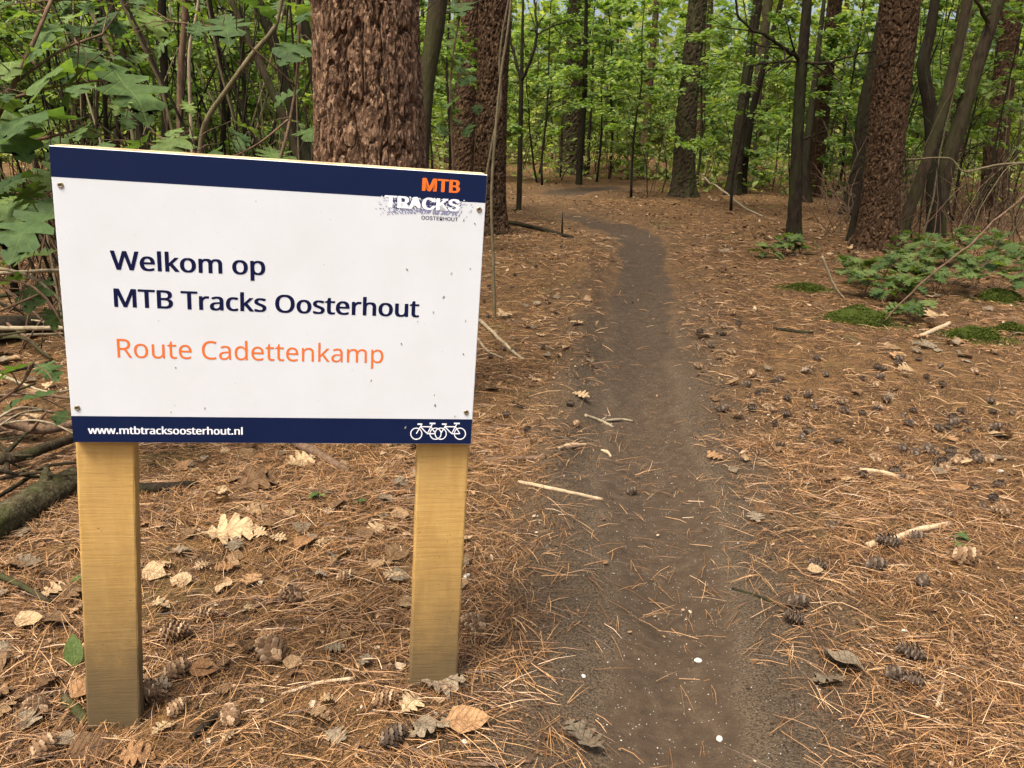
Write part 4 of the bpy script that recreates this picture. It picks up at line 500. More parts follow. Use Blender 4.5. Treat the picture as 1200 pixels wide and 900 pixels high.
# ------------------------------------------------------------------ the information sign
def sign():
    W = 0.72
    PXC = np.array([[57, 170.5], [571.2, 205], [552, 520.7], [86, 518.5]], float)
    A = []
    for (u, v), (x, y) in zip([[0, 0], [1, 0], [1, 1], [0, 1]], PXC):
        x = (x - CX) / FPX; y = -(y - CY) / FPX
        A.append([u, v, 1, 0, 0, 0, -x * u, -x * v, -x]); A.append([0, 0, 0, u, v, 1, -y * u, -y * v, -y])
    Hm = np.linalg.svd(np.array(A))[2][-1].reshape(3, 3); Hm = Hm if Hm[2, 2] > 0 else -Hm
    a, b, t = (Hm / np.linalg.norm(Hm[:, 0]) * W).T
    C2W = np.stack([CAMX, CAMY, _fwd], 1)
    a, b, tl = C2W @ a, C2W @ b, CAMO + C2W @ t
    HH = np.linalg.norm(b)
    ex = a / np.linalg.norm(a); ez = -(b - ex * (b @ ex)); ez /= np.linalg.norm(ez); ey = np.cross(ez, ex)   # ey points away from the camera
    # root at the ground under the panel's middle
    mid = tl + a / 2 + b; kz = (mid[2] - float(gz(np.array([mid[0]]), np.array([mid[1]]))[0])) / ez[2]; org = mid - ez * kz
    root = empty('information_sign', (0, 0, 0), 'white and navy trail welcome board on two wooden posts', 'sign')
    Mx = np.eye(4); Mx[:3, 0] = ex; Mx[:3, 1] = ey; Mx[:3, 2] = ez; Mx[:3, 3] = org; root.matrix_world = Matrix(Mx.tolist())
    def loc(px, py, yy=0.0):
        """pixel -> local x, z on the plane local y = yy"""
        d = ray(px, py); k = ((org + ey * yy - CAMO) @ ey) / (d @ ey); p = CAMO + d * k - org
        return np.array([p @ ex, p @ ez])
    TH = 0.018
    c4 = [loc(*p) for p in PXC]      # TL TR BR BL
    # materials
    tw = NT('sign_white'); v = tw.coord('Object')
    c = tw.mix(tw.ramp(tw.noise(v, 9, 5), [(0.4, 0.0), (0.75, 0.6)]), (0.610, 0.628, 0.632), (0.555, 0.565, 0.55))
    white = tw.done(tw.bsdf(c, 0.38, 0.4))
    tn = NT('sign_navy'); v = tn.coord('Object')
    c = tn.mix(tn.ramp(tn.noise(v, 14, 5), [(0.4, 0.0), (0.8, 0.35)]), (0.0040, 0.0100, 0.042), (0.007, 0.015, 0.050))
    navy = tn.done(tn.bsdf(c, 0.5, 0.14))
    text_navy = simple_mat('text_navy', (0.0045, 0.006, 0.036), 0.6, .1); text_or = simple_mat('text_orange', (0.66, 0.150, 0.028), 0.6, .1)
    logo_or = simple_mat('logo_orange', (0.72, 0.155, 0.024), 0.6, .1); text_w = simple_mat('text_white', (0.80, 0.80, 0.80), 0.5)
    tp = NT('ply_edge'); v = tp.coord('Object', (3, 1, 90)); c = tp.ramp(tp.noise(v, 5, 3), [(0.35, (0.40, 0.27, 0.13)), (0.65, (0.58, 0.44, 0.25))]); ply = tp.done(tp.bsdf(c, 0.7, 0.2))
    # panel: faced board with a slightly rounded edge
    def prism(name, pts, y0, y1, mats, parent, bev=0.0, edge_mat=None, smooth=False):
        pts = np.asarray(pts, float); n = len(pts); cen = pts.mean(0)
        mb = MB(); ins = pts + (cen - pts) / np.linalg.norm(cen - pts, axis=1)[:, None] * bev
        rings = [(ins, y0), (pts, y0 + bev), (pts, y1 - bev), (ins, y1)] if bev else [(pts, y0), (pts, y1)]
        V = np.concatenate([np.stack([r[:, 0], np.full(n, yy), r[:, 1]], 1) for r, yy in rings])
        Q = []; mi = []
        for k in range(len(rings) - 1):
            for j in range(n): Q.append([k * n + j, k * n + (j + 1) % n, (k + 1) * n + (j + 1) % n, (k + 1) * n + j]); mi.append(1 if edge_mat and (k > 0 or not bev) else 0)
        if n != 4: raise ValueError
        Q.append([3, 2, 1, 0]); mi.append(0); e = (len(rings) - 1) * n; Q.append([e, e + 1, e + 2, e + 3]); mi.append(1 if edge_mat else 0)
        me = raw_mesh(name, V, [np.array(Q)], [mats] + ([edge_mat] if edge_mat else []), smooth, mi); return link(name, me, parent)
    panel = prism('panel', c4, 0.0, TH, white, root, 0.0012, ply)
    # a wooden batten along the back of the top edge
    tb = (c4[1] - c4[0]); tl_ = np.linalg.norm(tb); tb /= tl_; dn = np.array([tb[1], -tb[0]])
    q0, q1 = c4[0] + tb * .002 - dn * .0012, c4[1] - tb * .002 - dn * .0012
    prism('batten', [q0, q1, q1 + dn * .045, q0 + dn * .045], TH + .0003, TH + .042, ply, root, 0.002)
    def quad(name, pix, m, yy):
        p = [loc(*q) for q in pix]; V = [(q[0], yy, q[1]) for q in p]
        return link(name, raw_mesh(name, V, [np.array([[3, 2, 1, 0]])], m, False), panel)
    quad('header_band', [(57.4, 171.2), (570.8, 205.6), (568.9, 237.9), (60.0, 207.0)], navy, -0.00015)
    quad('footer_band', [(83.4, 487.4), (553.4, 491.4), (551.7, 520.1), (86.2, 518.0)], navy, -0.00015)
    # lettering: outlines in 1/1000 em
    def lettering(name, key, p0, p1, cap_px, m, bold=0.0, yy=-0.00035, capu=573.0, extra=()):
        polys = [np.array([[float(w) for w in q.split(',')] for q in s.split()]) for s in GLYPHS[key].split(';')]
        out = polys
        x0 = min(q[:, 0].min() for q in out); x1 = max(q[:, 0].max() for q in out)
        A0, A1 = loc(*p0), loc(*p1); dr = (A1 - A0) / (x1 - x0); up = np.array([-dr[1], dr[0]]); up /= np.linalg.norm(up)
        hc = np.linalg.norm(loc(p0[0], p0[1] - cap_px) - A0) / (capu + bold * .5); x0 -= bold; x1 += bold; dr = (A1 - A0) / (x1 - x0)
        cu = bpy.data.curves.new(name, 'CURVE'); cu.dimensions = '2D'; cu.fill_mode = 'BOTH'
        for q in out:
            sp = cu.splines.new('POLY'); sp.points.add(len(q) - 1); sp.use_cyclic_u = True
            P = A0 + (q[:, :1] - x0) * dr + q[:, 1:] * up * hc
            sp.points.foreach_set('co', np.concatenate([P, np.zeros((len(q), 1)), np.ones((len(q), 1))], 1).ravel())
        tmp = bpy.data.objects.new('tmp', cu); COL.objects.link(tmp); bpy.context.view_layer.update()
        dg = bpy.context.evaluated_depsgraph_get(); me0 = bpy.data.meshes.new_from_object(tmp.evaluated_get(dg), depsgraph=dg)
        V = np.empty(len(me0.vertices) * 3); me0.vertices.foreach_get('co', V); V = V.reshape(-1, 3)
        F = np.array([list(pp.vertices)[:3] for pp in me0.polygons]) if all(len(pp.vertices) == 3 for pp in me0.polygons) else None
        bpy.data.objects.remove(tmp)
        if F is None: raise ValueError('ngon')
        # a heavier weight: the same letters laid over each other a hair apart
        steps = [(0, 0)] if not bold else [(-1, -.25), (-.5, .25), (0, 0), (.5, -.25), (1, .25)]; nv = len(V); VV = []; FF = []
        for k, (sx, sy) in enumerate(steps):
            o2 = dr * bold * sx + up * hc * bold * sy
            VV.append(np.stack([V[:, 0] + o2[0], np.full(nv, yy - k * 0.000012), V[:, 1] + o2[1]], 1)); FF.append(F + k * nv)
        o = link(name, raw_mesh(name, np.concatenate(VV), [np.concatenate(FF)], m, False), panel); bpy.data.meshes.remove(me0); return o
    lettering('lettering', 'welkom', (130, 315.6), (311, 322.3), 22.3, text_navy, 21)
    lettering('lettering', 'mtbtracks', (134, 359.3), (491, 371.6), 21.6, text_navy, 21)
    lettering('lettering', 'route', (138, 418.7), (449, 425.4), 21.8, text_or, 0)
    lettering('lettering', 'www', (103.4, 508.2), (284.6, 509.2), 8.6, text_w, 26)
    lettering('logo_lettering', 'MTB', (494.4, 223.2), (538.7, 226.1), 15.2, logo_or, 38, capu=509)
    # tyre-track emblem behind the logo's name: rows of slanted tread marks, then the white name over it
    rg = rng_(77); mb = MB(); mw = MB(); ml = MB()
    for r in range(9):
        for c in range(60):
            f = c / 59; px = 441 + f * 113 + rg.normal(0, .3); bot = 250.5 + 4.5 * (2 * f - .95) ** 2 + 2.0 * (f - .5); top = 207.0 + (px - 60) * (30.9 / 508.9)
            core = float(sstep(.04, .24, f) * (1 - sstep(.80, .93, f)))
            py = top + 0.6 + (bot - top - 0.6) * (r + .5) / 9 + rg.normal(0, .25); low = 1 - .55 * max(0, (r - 5) / 3)
            if rg.random() > (0.25 + 0.62 * core) * (0.5 + .45 * low): continue
            sw = (0.85 + 1.15 * core * low) * rg.uniform(0.75, 1.15); hh = (0.75 + .55 * core) * rg.uniform(.8, 1.1); sl = 0.75 * (1 if f > .5 else -1)
            q = [loc(px - sw / 2 + sl, py - hh), loc(px + sw / 2 + sl, py - hh), loc(px + sw / 2 - sl, py + hh), loc(px - sw / 2 - sl, py + hh)]
            (mb if r < 6 and core > .5 else ml).add([(p[0], -0.00026 - .000001 * ((r * 60 + c) % 7), p[1]) for p in q], [[3, 2, 1, 0]])
    for k in range(26):
        px = rg.uniform(446, 545); py = 207.0 + (px - 60) * (30.9 / 508.9) - rg.uniform(.3, 1.8); q = [loc(px - .8, py - .5), loc(px + .8, py - .5), loc(px + .5, py + .5), loc(px - 1.1, py + .5)]; mw.add([(p[0], -0.00026, p[1]) for p in q], [[3, 2, 1, 0]])
    mb.obj('tread_mark', simple_mat('tread_navy', (0.03, 0.035, 0.10), .5), panel, False); ml.obj('tread_mark', simple_mat('tread_grey', (0.20, 0.205, 0.30), .5), panel, False)
    if mw.n: mw.obj('tread_mark', text_w, panel, False)
    lettering('logo_lettering', 'TRACKS', (450.2, 242.6), (538.6, 247.6), 14.2, text_w, 40, yy=-0.00045, capu=509)
    lettering('logo_lettering', 'OOST', (493.7, 257.0), (536.6, 259.3), 4.3, text_navy, 10, capu=509)
    # two bicycles drawn in white lines
    mb = MB()
    zz = lambda x, y: loc(440 + x / 8.571, 470 + y / 8.571)
    def stroke(p, q, w):
        p, q = np.array(p, float), np.array(q, float); d = (q - p) / np.linalg.norm(q - p); nrm = np.array([-d[1], d[0]]) * w / 2
        mb.add([(*zz(*k), 0) for k in (p + nrm, q + nrm, q - nrm, p - nrm)], [[0, 1, 2, 3]])
    for ox in (0, 245):
        for cx in (410, 603):
            th = np.linspace(0, 2 * PI, 33)[:-1]; n = len(th)
            V = [(*zz(cx + ox + rr * math.cos(q), 327 + rr * math.sin(q)), 0) for rr in (61, 51) for q in th]
            mb.add(V, [[k, (k + 1) % n, n + (k + 1) % n, n + k] for k in range(n)])
        for p, q, w in (((410, 327), (468, 228), 10), ((422, 231), (470, 231), 15), ((456, 257), (556, 257), 11), ((456, 262), (520, 326), 11),
                        ((520, 327), (600, 327), 11), ((518, 330), (574, 226), 10), ((558, 257), (603, 327), 10), ((543, 224), (602, 224), 15)):
            stroke((p[0] + ox, p[1]), (q[0] + ox, q[1]), w)
    V = np.concatenate(mb.V); V = np.stack([V[:, 0], np.full(len(V), -0.00035), V[:, 1]], 1); mb.V = [V]
    mb.obj('bicycle_emblem', text_w, panel, False)
    # screws: a recessed cup ring and a head
    steel = simple_mat('screw_metal', (0.30, 0.24, 0.15), 0.35, 0.6); steel.node_tree.nodes['Principled BSDF'].inputs['Metallic'].default_value = 0.8
    dkm = simple_mat('screw_slot', (0.05, 0.035, 0.022), 0.6)
    for px in ((71, 217), (561.5, 245.7), (90.6, 478), (546.4, 483.2)):
        c = loc(*px); s = MB(); th = np.linspace(0, 2 * PI, 20, endpoint=False)
        prof = [(0.0048, 0.0), (0.0046, -0.0014), (0.0036, -0.0020), (0.0026, -0.0012), (0.0014, -0.0010)]
        V = [(c[0] + r * math.cos(q), yy, c[1] + r * math.sin(q)) for r, yy in prof for q in th]; n = 20
        s.add(V, [[k * n + j, (k + 1) * n + j, (k + 1) * n + (j + 1) % n, k * n + (j + 1) % n] for k in range(4) for j in range(n)])
        so_ = s.obj('screw', steel, root)
        d = MB(); d.add([(c[0] + 0.0017 * math.cos(q), -0.0013, c[1] + 0.0017 * math.sin(q)) for q in th[::-1]] + [(c[0], -0.0013, c[1])], None, [[j, (j + 1) % n, n] for j in range(n)]); d.obj('screw_slot', dkm, so_)
    # specks of dirt and scuffs on the board
    mb = MB(); rg = rng_(8)
    sp = [(477, 316, 2.6), (529, 320.5, 2.6), (520, 348, 2.8), (508, 366, 2.2), (489.5, 377, 1.6), (470.5, 403, 2.6), (545.5, 376, 2.2), (543, 415, 2.4), (551, 315, 1.6), (435, 446, 2.2), (518, 412, 1.2), (510, 475, 3), (509, 463, 2), (533, 488, 2.4), (543.5, 258, 2.2), (556.5, 262, 2),
          (300, 236, 1.2), (206, 431, 1.8), (205, 475, 1), (200.5, 483, 2.2), (240, 478.5, 2.2), (186, 376, 1.2), (276, 449, .9), (380, 310, .9), (387, 257, .9), (303, 424, .8), (450, 330, .8), (475, 501, 2.6)]
    for _ in range(46): u, v = rg.random(2); sp.append((70 + u * 480, 225 + v * 258, rg.uniform(0.35, 0.9)))
    for x, y, s in sp:
        c = loc(x, y); r = s * 0.00082; an = rg.uniform(0.9, 2.2); n = 8; q = np.linspace(0, 2 * PI, n, endpoint=False)
        u, v = r * 1.35 * np.cos(q) * rg.uniform(.7, 1.2, n), r * 0.75 * np.sin(q) * rg.uniform(.7, 1.2, n)
        mb.add([(c[0] + uu * math.cos(an) - vv * math.sin(an), -0.00050 + 0.00001 * s, c[1] + uu * math.sin(an) + vv * math.cos(an)) for uu, vv in zip(u, v)] + [(c[0], -0.0006, c[1])], None, [[(j + 1) % n, j, n] for j in range(n)])
    d = mb.obj('dirt_speck', island_mat('dirt_speck', [(0, (0.13, 0.10, 0.075)), (0.5, (0.28, 0.25, 0.21)), (1, (0.46, 0.43, 0.38))]), panel, False); d['kind'] = 'stuff'
    # posts: sawn planks with eased edges, sunk into the ground
    tm = NT('post_wood'); v = tm.coord('Object', (1, 1, 1)); vs = tm.coord('Object', (5.0, 5.0, 105)); vg = tm.coord('Object', (30, 30, 8))
    saw = tm.noise(vs, 1.6, 4, 0.7); grain = tm.noise(vg, 1.2, 5, 0.6, 0.6); big = tm.noise(v, 5, 4)
    c = tm.ramp(grain, [(0.3, (0.425, 0.250, 0.072)), (0.55, (0.485, 0.296, 0.088)), (0.75, (0.535, 0.342, 0.115))])
    c = tm.mix(tm.ramp(saw, [(0.34, 0.34), (0.54, 0.0)]), c, (0.28, 0.16, 0.05)); c = tm.mix(tm.ramp(big, [(0.4, 0.0), (0.75, 0.5)]), c, (0.37, 0.235, 0.085))
    # splashed soil and damp that has soaked up from the ground, with a ragged edge
    sep = tm.n('ShaderNodeSeparateXYZ'); tm.l(v, sep.inputs[0])
    hgt = tm.math('ADD', sep.outputs[2], tm.math('MULTIPLY', tm.math('SUBTRACT', tm.noise(v, 16, 6, 0.7), 0.5), 0.22))
    c = tm.mix(tm.ramp(hgt, [(0.0, 0.95), (0.10, 0.85), (0.24, 0.40), (0.42, 0.0)]), c, (0.095, 0.068, 0.034))
    spk = tm.vor(v, 95, 'F1'); sn = tm.noise(v, 18, 3); c = tm.mix(tm.math('MULTIPLY', tm.math('LESS_THAN', spk, 0.16), tm.ramp(sn, [(0.55, 0.0), (0.62, 0.7)])), c, (0.11, 0.075, 0.03))
    wood = tm.done(tm.bsdf(c, 0.8, 0.2, tm.bump(tm.math('ADD', saw, tm.math('MULTIPLY', grain, 0.5)), 0.22, 0.004)))
    yb = TH + 0.0004
    for (tlp, trp, blp, brp) in (((87.4, 521), (158.2, 521), (102.2, 846), (163.6, 846)), ((490.3, 521), (549.3, 521), (479.3, 801), (536.2, 801))):
        a0, a1, b0, b1 = [loc(*q, yb) for q in (tlp, trp, blp, brp)]
        w = np.linalg.norm(a1 - a0); w = 0.5 * (w + np.linalg.norm(b1 - b0)); cb, ct = (b0 + b1) / 2, (a0 + a1) / 2
        d = (ct - cb) / np.linalg.norm(ct - cb); cb = cb - d * 0.28; ct = cb + d * ((c4[0][1] * 0.5 + c4[1][1] * 0.5 - 0.075 - cb[1]) / d[1])
        nx = np.array([d[1], -d[0]]); dep, bv, n = 0.034, 0.004, 40
        sec = np.array([(-w / 2 + bv, 0), (w / 2 - bv, 0), (w / 2 - bv * .3, bv * .3), (w / 2, bv), (w / 2, dep - bv), (w / 2 - bv, dep), (-w / 2 + bv, dep), (-w / 2, dep - bv), (-w / 2, bv), (-w / 2 + bv * .3, bv * .3)])
        k = len(sec); V = []
        for s in np.linspace(0, 1, n):
            cc = cb + (ct - cb) * s; wob = 0.0006 * np.sin(s * 60 + np.arange(k) * 2.1)
            for q, wv in zip(sec, wob): V.append((*(cc + nx * (q[0] + wv * np.sign(q[0]))), yb + q[1]))
        V = np.array(V)[:, [0, 2, 1]]
        Q = [[i * k + j, i * k + (j + 1) % k, (i + 1) * k + (j + 1) % k, (i + 1) * k + j] for i in range(n - 1) for j in range(k)]
        F = [np.array(Q), np.array([list(range(k))[::-1], [(n - 1) * k + j for j in range(k)]])]
        link('post', raw_mesh('post', V, F, wood, False), root)
        wp = org + ex * cb[0] + ez * 0 ; POSTS_XY.append((wp[0], wp[1]))
    return root
sign()
# ------------------------------------------------------------------ leaves
def leaf_tpl(half, fold=0.18, curl=0.25, wave=0.0, seed=0, stalk=0.0):
    """half: [(t, w)] outline of one side, length 1 along +x; returns V (k,3), T"""
    h = np.array(half, float); n = len(h); rg = rng_(seed)
    mid = np.stack([h[:, 0] * 0 + np.clip(h[:, 0], 0, 1), h[:, 0] * 0, h[:, 0] * 0], 1)
    # the midrib runs evenly; outline points may sweep forward
    mid[:, 0] = np.linspace(0, 1, n)
    L = np.stack([h[:, 0], h[:, 1] * rg.uniform(.88, 1.1, n), np.zeros(n)], 1); R = np.stack([h[:, 0], -h[:, 1] * rg.uniform(.88, 1.1, n), np.zeros(n)], 1)
    V = np.concatenate([mid, L, R]); V[:, 2] = fold * np.abs(V[:, 1]) - curl * (V[:, 0] - 0.4) ** 2 + wave * np.sin(V[:, 0] * 9 + V[:, 1] * 5 + seed)
    T = []
    for i in range(n - 1):
        T += [[i, i + 1, n + i], [i + 1, n + i + 1, n + i], [i, 2 * n + i, i + 1], [i + 1, 2 * n + i, 2 * n + i + 1]]
    if stalk:
        k = len(V); V = np.vstack([V, [[0, .008, 0], [0, -.008, 0], [-stalk, .006, -.02], [-stalk, -.006, -.02]]]); T += [[k, k + 2, k + 1], [k + 1, k + 2, k + 3]]
    return V, np.array(T)
OAK = [(0, .02), (.10, .05), (.17, .21), (.25, .10), (.33, .36), (.40, .33), (.43, .13), (.56, .43), (.63, .38), (.63, .16), (.76, .33), (.83, .27), (.81, .13), (.92, .13), (1, 0)]
OAK_MID = [(0, .03), (.22, .26), (.32, .12), (.50, .42), (.60, .18), (.80, .30), (.84, .12), (1, 0)]
FAR_LEAF = [(0, .03), (.35, .34), (.7, .28), (1, 0)]
HERB = [(0, .03), (.15, .24), (.35, .36), (.55, .35), (.75, .25), (.9, .1), (1, 0)]
def rot_leaves(tpl, pos, az, tilt, roll, size):
    """place many leaves: az = heading of the tip, tilt = tip up (+), roll about the leaf's axis"""
    V, T = tpl; n = len(pos); az, tilt, roll, size = [np.broadcast_to(np.asarray(q, float), (n,)) for q in (az, tilt, roll, size)]
    fx = np.stack([np.cos(az) * np.cos(tilt), np.sin(az) * np.cos(tilt), np.sin(tilt)], 1)
    sx = np.stack([-np.sin(az), np.cos(az), np.zeros(n)], 1); ux = np.cross(fx, sx)
    s2 = sx * np.cos(roll)[:, None] + ux * np.sin(roll)[:, None]; u2 = np.cross(fx, s2)
    W = pos[:, None] + size[:, None, None] * (V[None, :, :1] * fx[:, None] + V[None, :, 1:2] * s2[:, None] + V[None, :, 2:] * u2[:, None])
    F = (np.arange(n)[:, None, None] * len(V) + T[None]).reshape(-1, 3)
    return W.reshape(-1, 3), F

# ------------------------------------------------------------------ saplings and understorey trees: stem, branches and a crown of leaves
def grow(seed, H, spread, nleaf, lsize, tpl, first=0.2, r0=None, lean=0.06, nb=18, droop=0.0):
    rg = rng_(seed); n = 9; z = np.linspace(0, H, n)
    P = np.stack([np.cumsum(rg.normal(0, lean * H / n, n)), np.cumsum(rg.normal(0, lean * H / n, n)), z], 1); P -= P[0] * [1, 1, 0]
    P = spline(P, 16); r0 = r0 or H * 0.0075
    R = r0 * (1 - 0.85 * np.linspace(0, 1, 16)); st = MB(); V, Q, T = tube_geo(P, R, 7); st.add(V, Q, T)
    segs = []
    az = rg.uniform(0, 6)
    for b in range(nb):
        f = first + (1 - first) * (b + rg.random()) / nb; k = f * 15; i = min(int(k), 14); p0 = P[i] + (P[i + 1] - P[i]) * (k - i)
        az += 2.4 + rg.normal(0, .4); L = spread * (1.05 - 0.6 * f) * rg.uniform(.55, 1.15); el = rg.uniform(.15, .75)
        d = np.array([math.cos(az) * math.cos(el), math.sin(az) * math.cos(el), math.sin(el)])
        pts = [p0]
        for s in range(4):
            d = d + rg.normal(0, .16, 3) + [0, 0, -0.10 - droop]; d /= np.linalg.norm(d); pts.append(pts[-1] + d * L / 4)
        pts = np.array(pts); rb = max(R[i] * 0.45, 0.003); V, Q, T = tube_geo(pts, np.linspace(rb, rb * .25, 5), 5, False); st.add(V, Q)
        segs.append((pts[2:], 1.0))
        for q in range(rg.integers(2, 6)):
            s = rg.uniform(.25, .95) * 4; j = min(int(s), 3); a = pts[j] + (pts[j + 1] - pts[j]) * (s - j); dd = pts[j + 1] - pts[j]; aa = math.atan2(dd[1], dd[0]) + rg.choice([-1, 1]) * rg.uniform(.5, 1.1)
            l2 = L * rg.uniform(.22, .5); e = a + l2 * np.array([math.cos(aa), math.sin(aa), rg.uniform(-.15, .35)]); m = (a + e) / 2 + rg.normal(0, .06 * l2, 3)
            tw = np.array([a, m, e]); V, Q, T = tube_geo(tw, [rb * .35, rb * .28, rb * .15], 4, False); st.add(V, Q); segs.append((tw, 1.4))
    w = np.array([k * np.linalg.norm(s[-1] - s[0]) for s, k in segs]); pick = rg.choice(len(segs), nleaf, p=w / w.sum())
    u = rg.random(nleaf) ** 0.8; pos = np.empty((nleaf, 3)); a0 = np.empty(nleaf)
    for q in range(nleaf):
        s = segs[pick[q]][0]; k = u[q] * (len(s) - 1); i = min(int(k), len(s) - 2); pos[q] = s[i] + (s[i + 1] - s[i]) * (k - i); dd = s[i + 1] - s[i]; a0[q] = math.atan2(dd[1], dd[0])
    pos += rg.normal(0, .03, pos.shape)
    lv = MB(); V, F = rot_leaves(tpl, pos, a0 + rg.choice([-1, 1], nleaf) * rg.uniform(.2, 1.3, nleaf), rg.normal(-.18, .28, nleaf), rg.normal(0, .35, nleaf), lsize * rg.uniform(.6, 1.2, nleaf)); lv.add(V, None, F)
    return st, lv
def grown_meshes(tag_, seed, bark, leafm, **kw):
    st, lv = grow(seed, **kw); return st.mesh('trunk_' + tag_, bark), lv.mesh('crown_' + tag_, leafm, False)
TPL_MID = leaf_tpl(OAK_MID, .15, .3); TPL_FAR = leaf_tpl(FAR_LEAF, .2, .3)
SAP = [grown_meshes('a%d' % i, 100 + i, M['dark_bark' if i % 2 else 'grey_bark'], M['leaf_mid'], H=[4.2, 5.0, 5.8, 4.6, 6.4, 5.2][i], spread=[1.5, 1.7, 1.9, 1.3, 2.0, 1.6][i], nleaf=[2000, 2300, 2900, 1600, 3000, 2300][i], lsize=.115, tpl=TPL_MID, first=[.22, .3, .25, .35, .3, .2][i], nb=22) for i in range(6)]
TALL = [grown_meshes('t%d' % i, 200 + i, M['grey_bark' if i % 2 else 'dark_bark'], M['leaf_far'], H=[6.5, 7.2, 6.0, 7.6][i], spread=[2.4, 2.6, 2.2, 2.7][i], nleaf=4400, lsize=.145, tpl=TPL_FAR, first=[.16, .2, .12, .22][i], nb=34, lean=.05) for i in range(4)]
BARE = [grown_meshes('b%d' % i, 300 + i, M['dark_bark'], M['leaf_mid'], H=[3.2, 4.0, 3.6][i], spread=[.7, .9, .8][i], nleaf=[160, 260, 220][i], lsize=.12, tpl=TPL_MID, first=.4, nb=9, r0=.016, lean=.10) for i in range(3)]
TREE_XY = []
def place(meshes, name, x, y, rz, s, label, cat='tree', group=None, sz=None, tilt=(0, 0)):
    z = float(gz(np.array([x]), np.array([y]))[0]) - 0.03
    r = empty(name, (x, y, z), label, cat, group); r.rotation_euler = (tilt[0], tilt[1], rz); r.scale = (s, s, sz or s)
    link('trunk', meshes[0], r); link('crown', meshes[1], r); TREE_XY.append((x, y)); return r

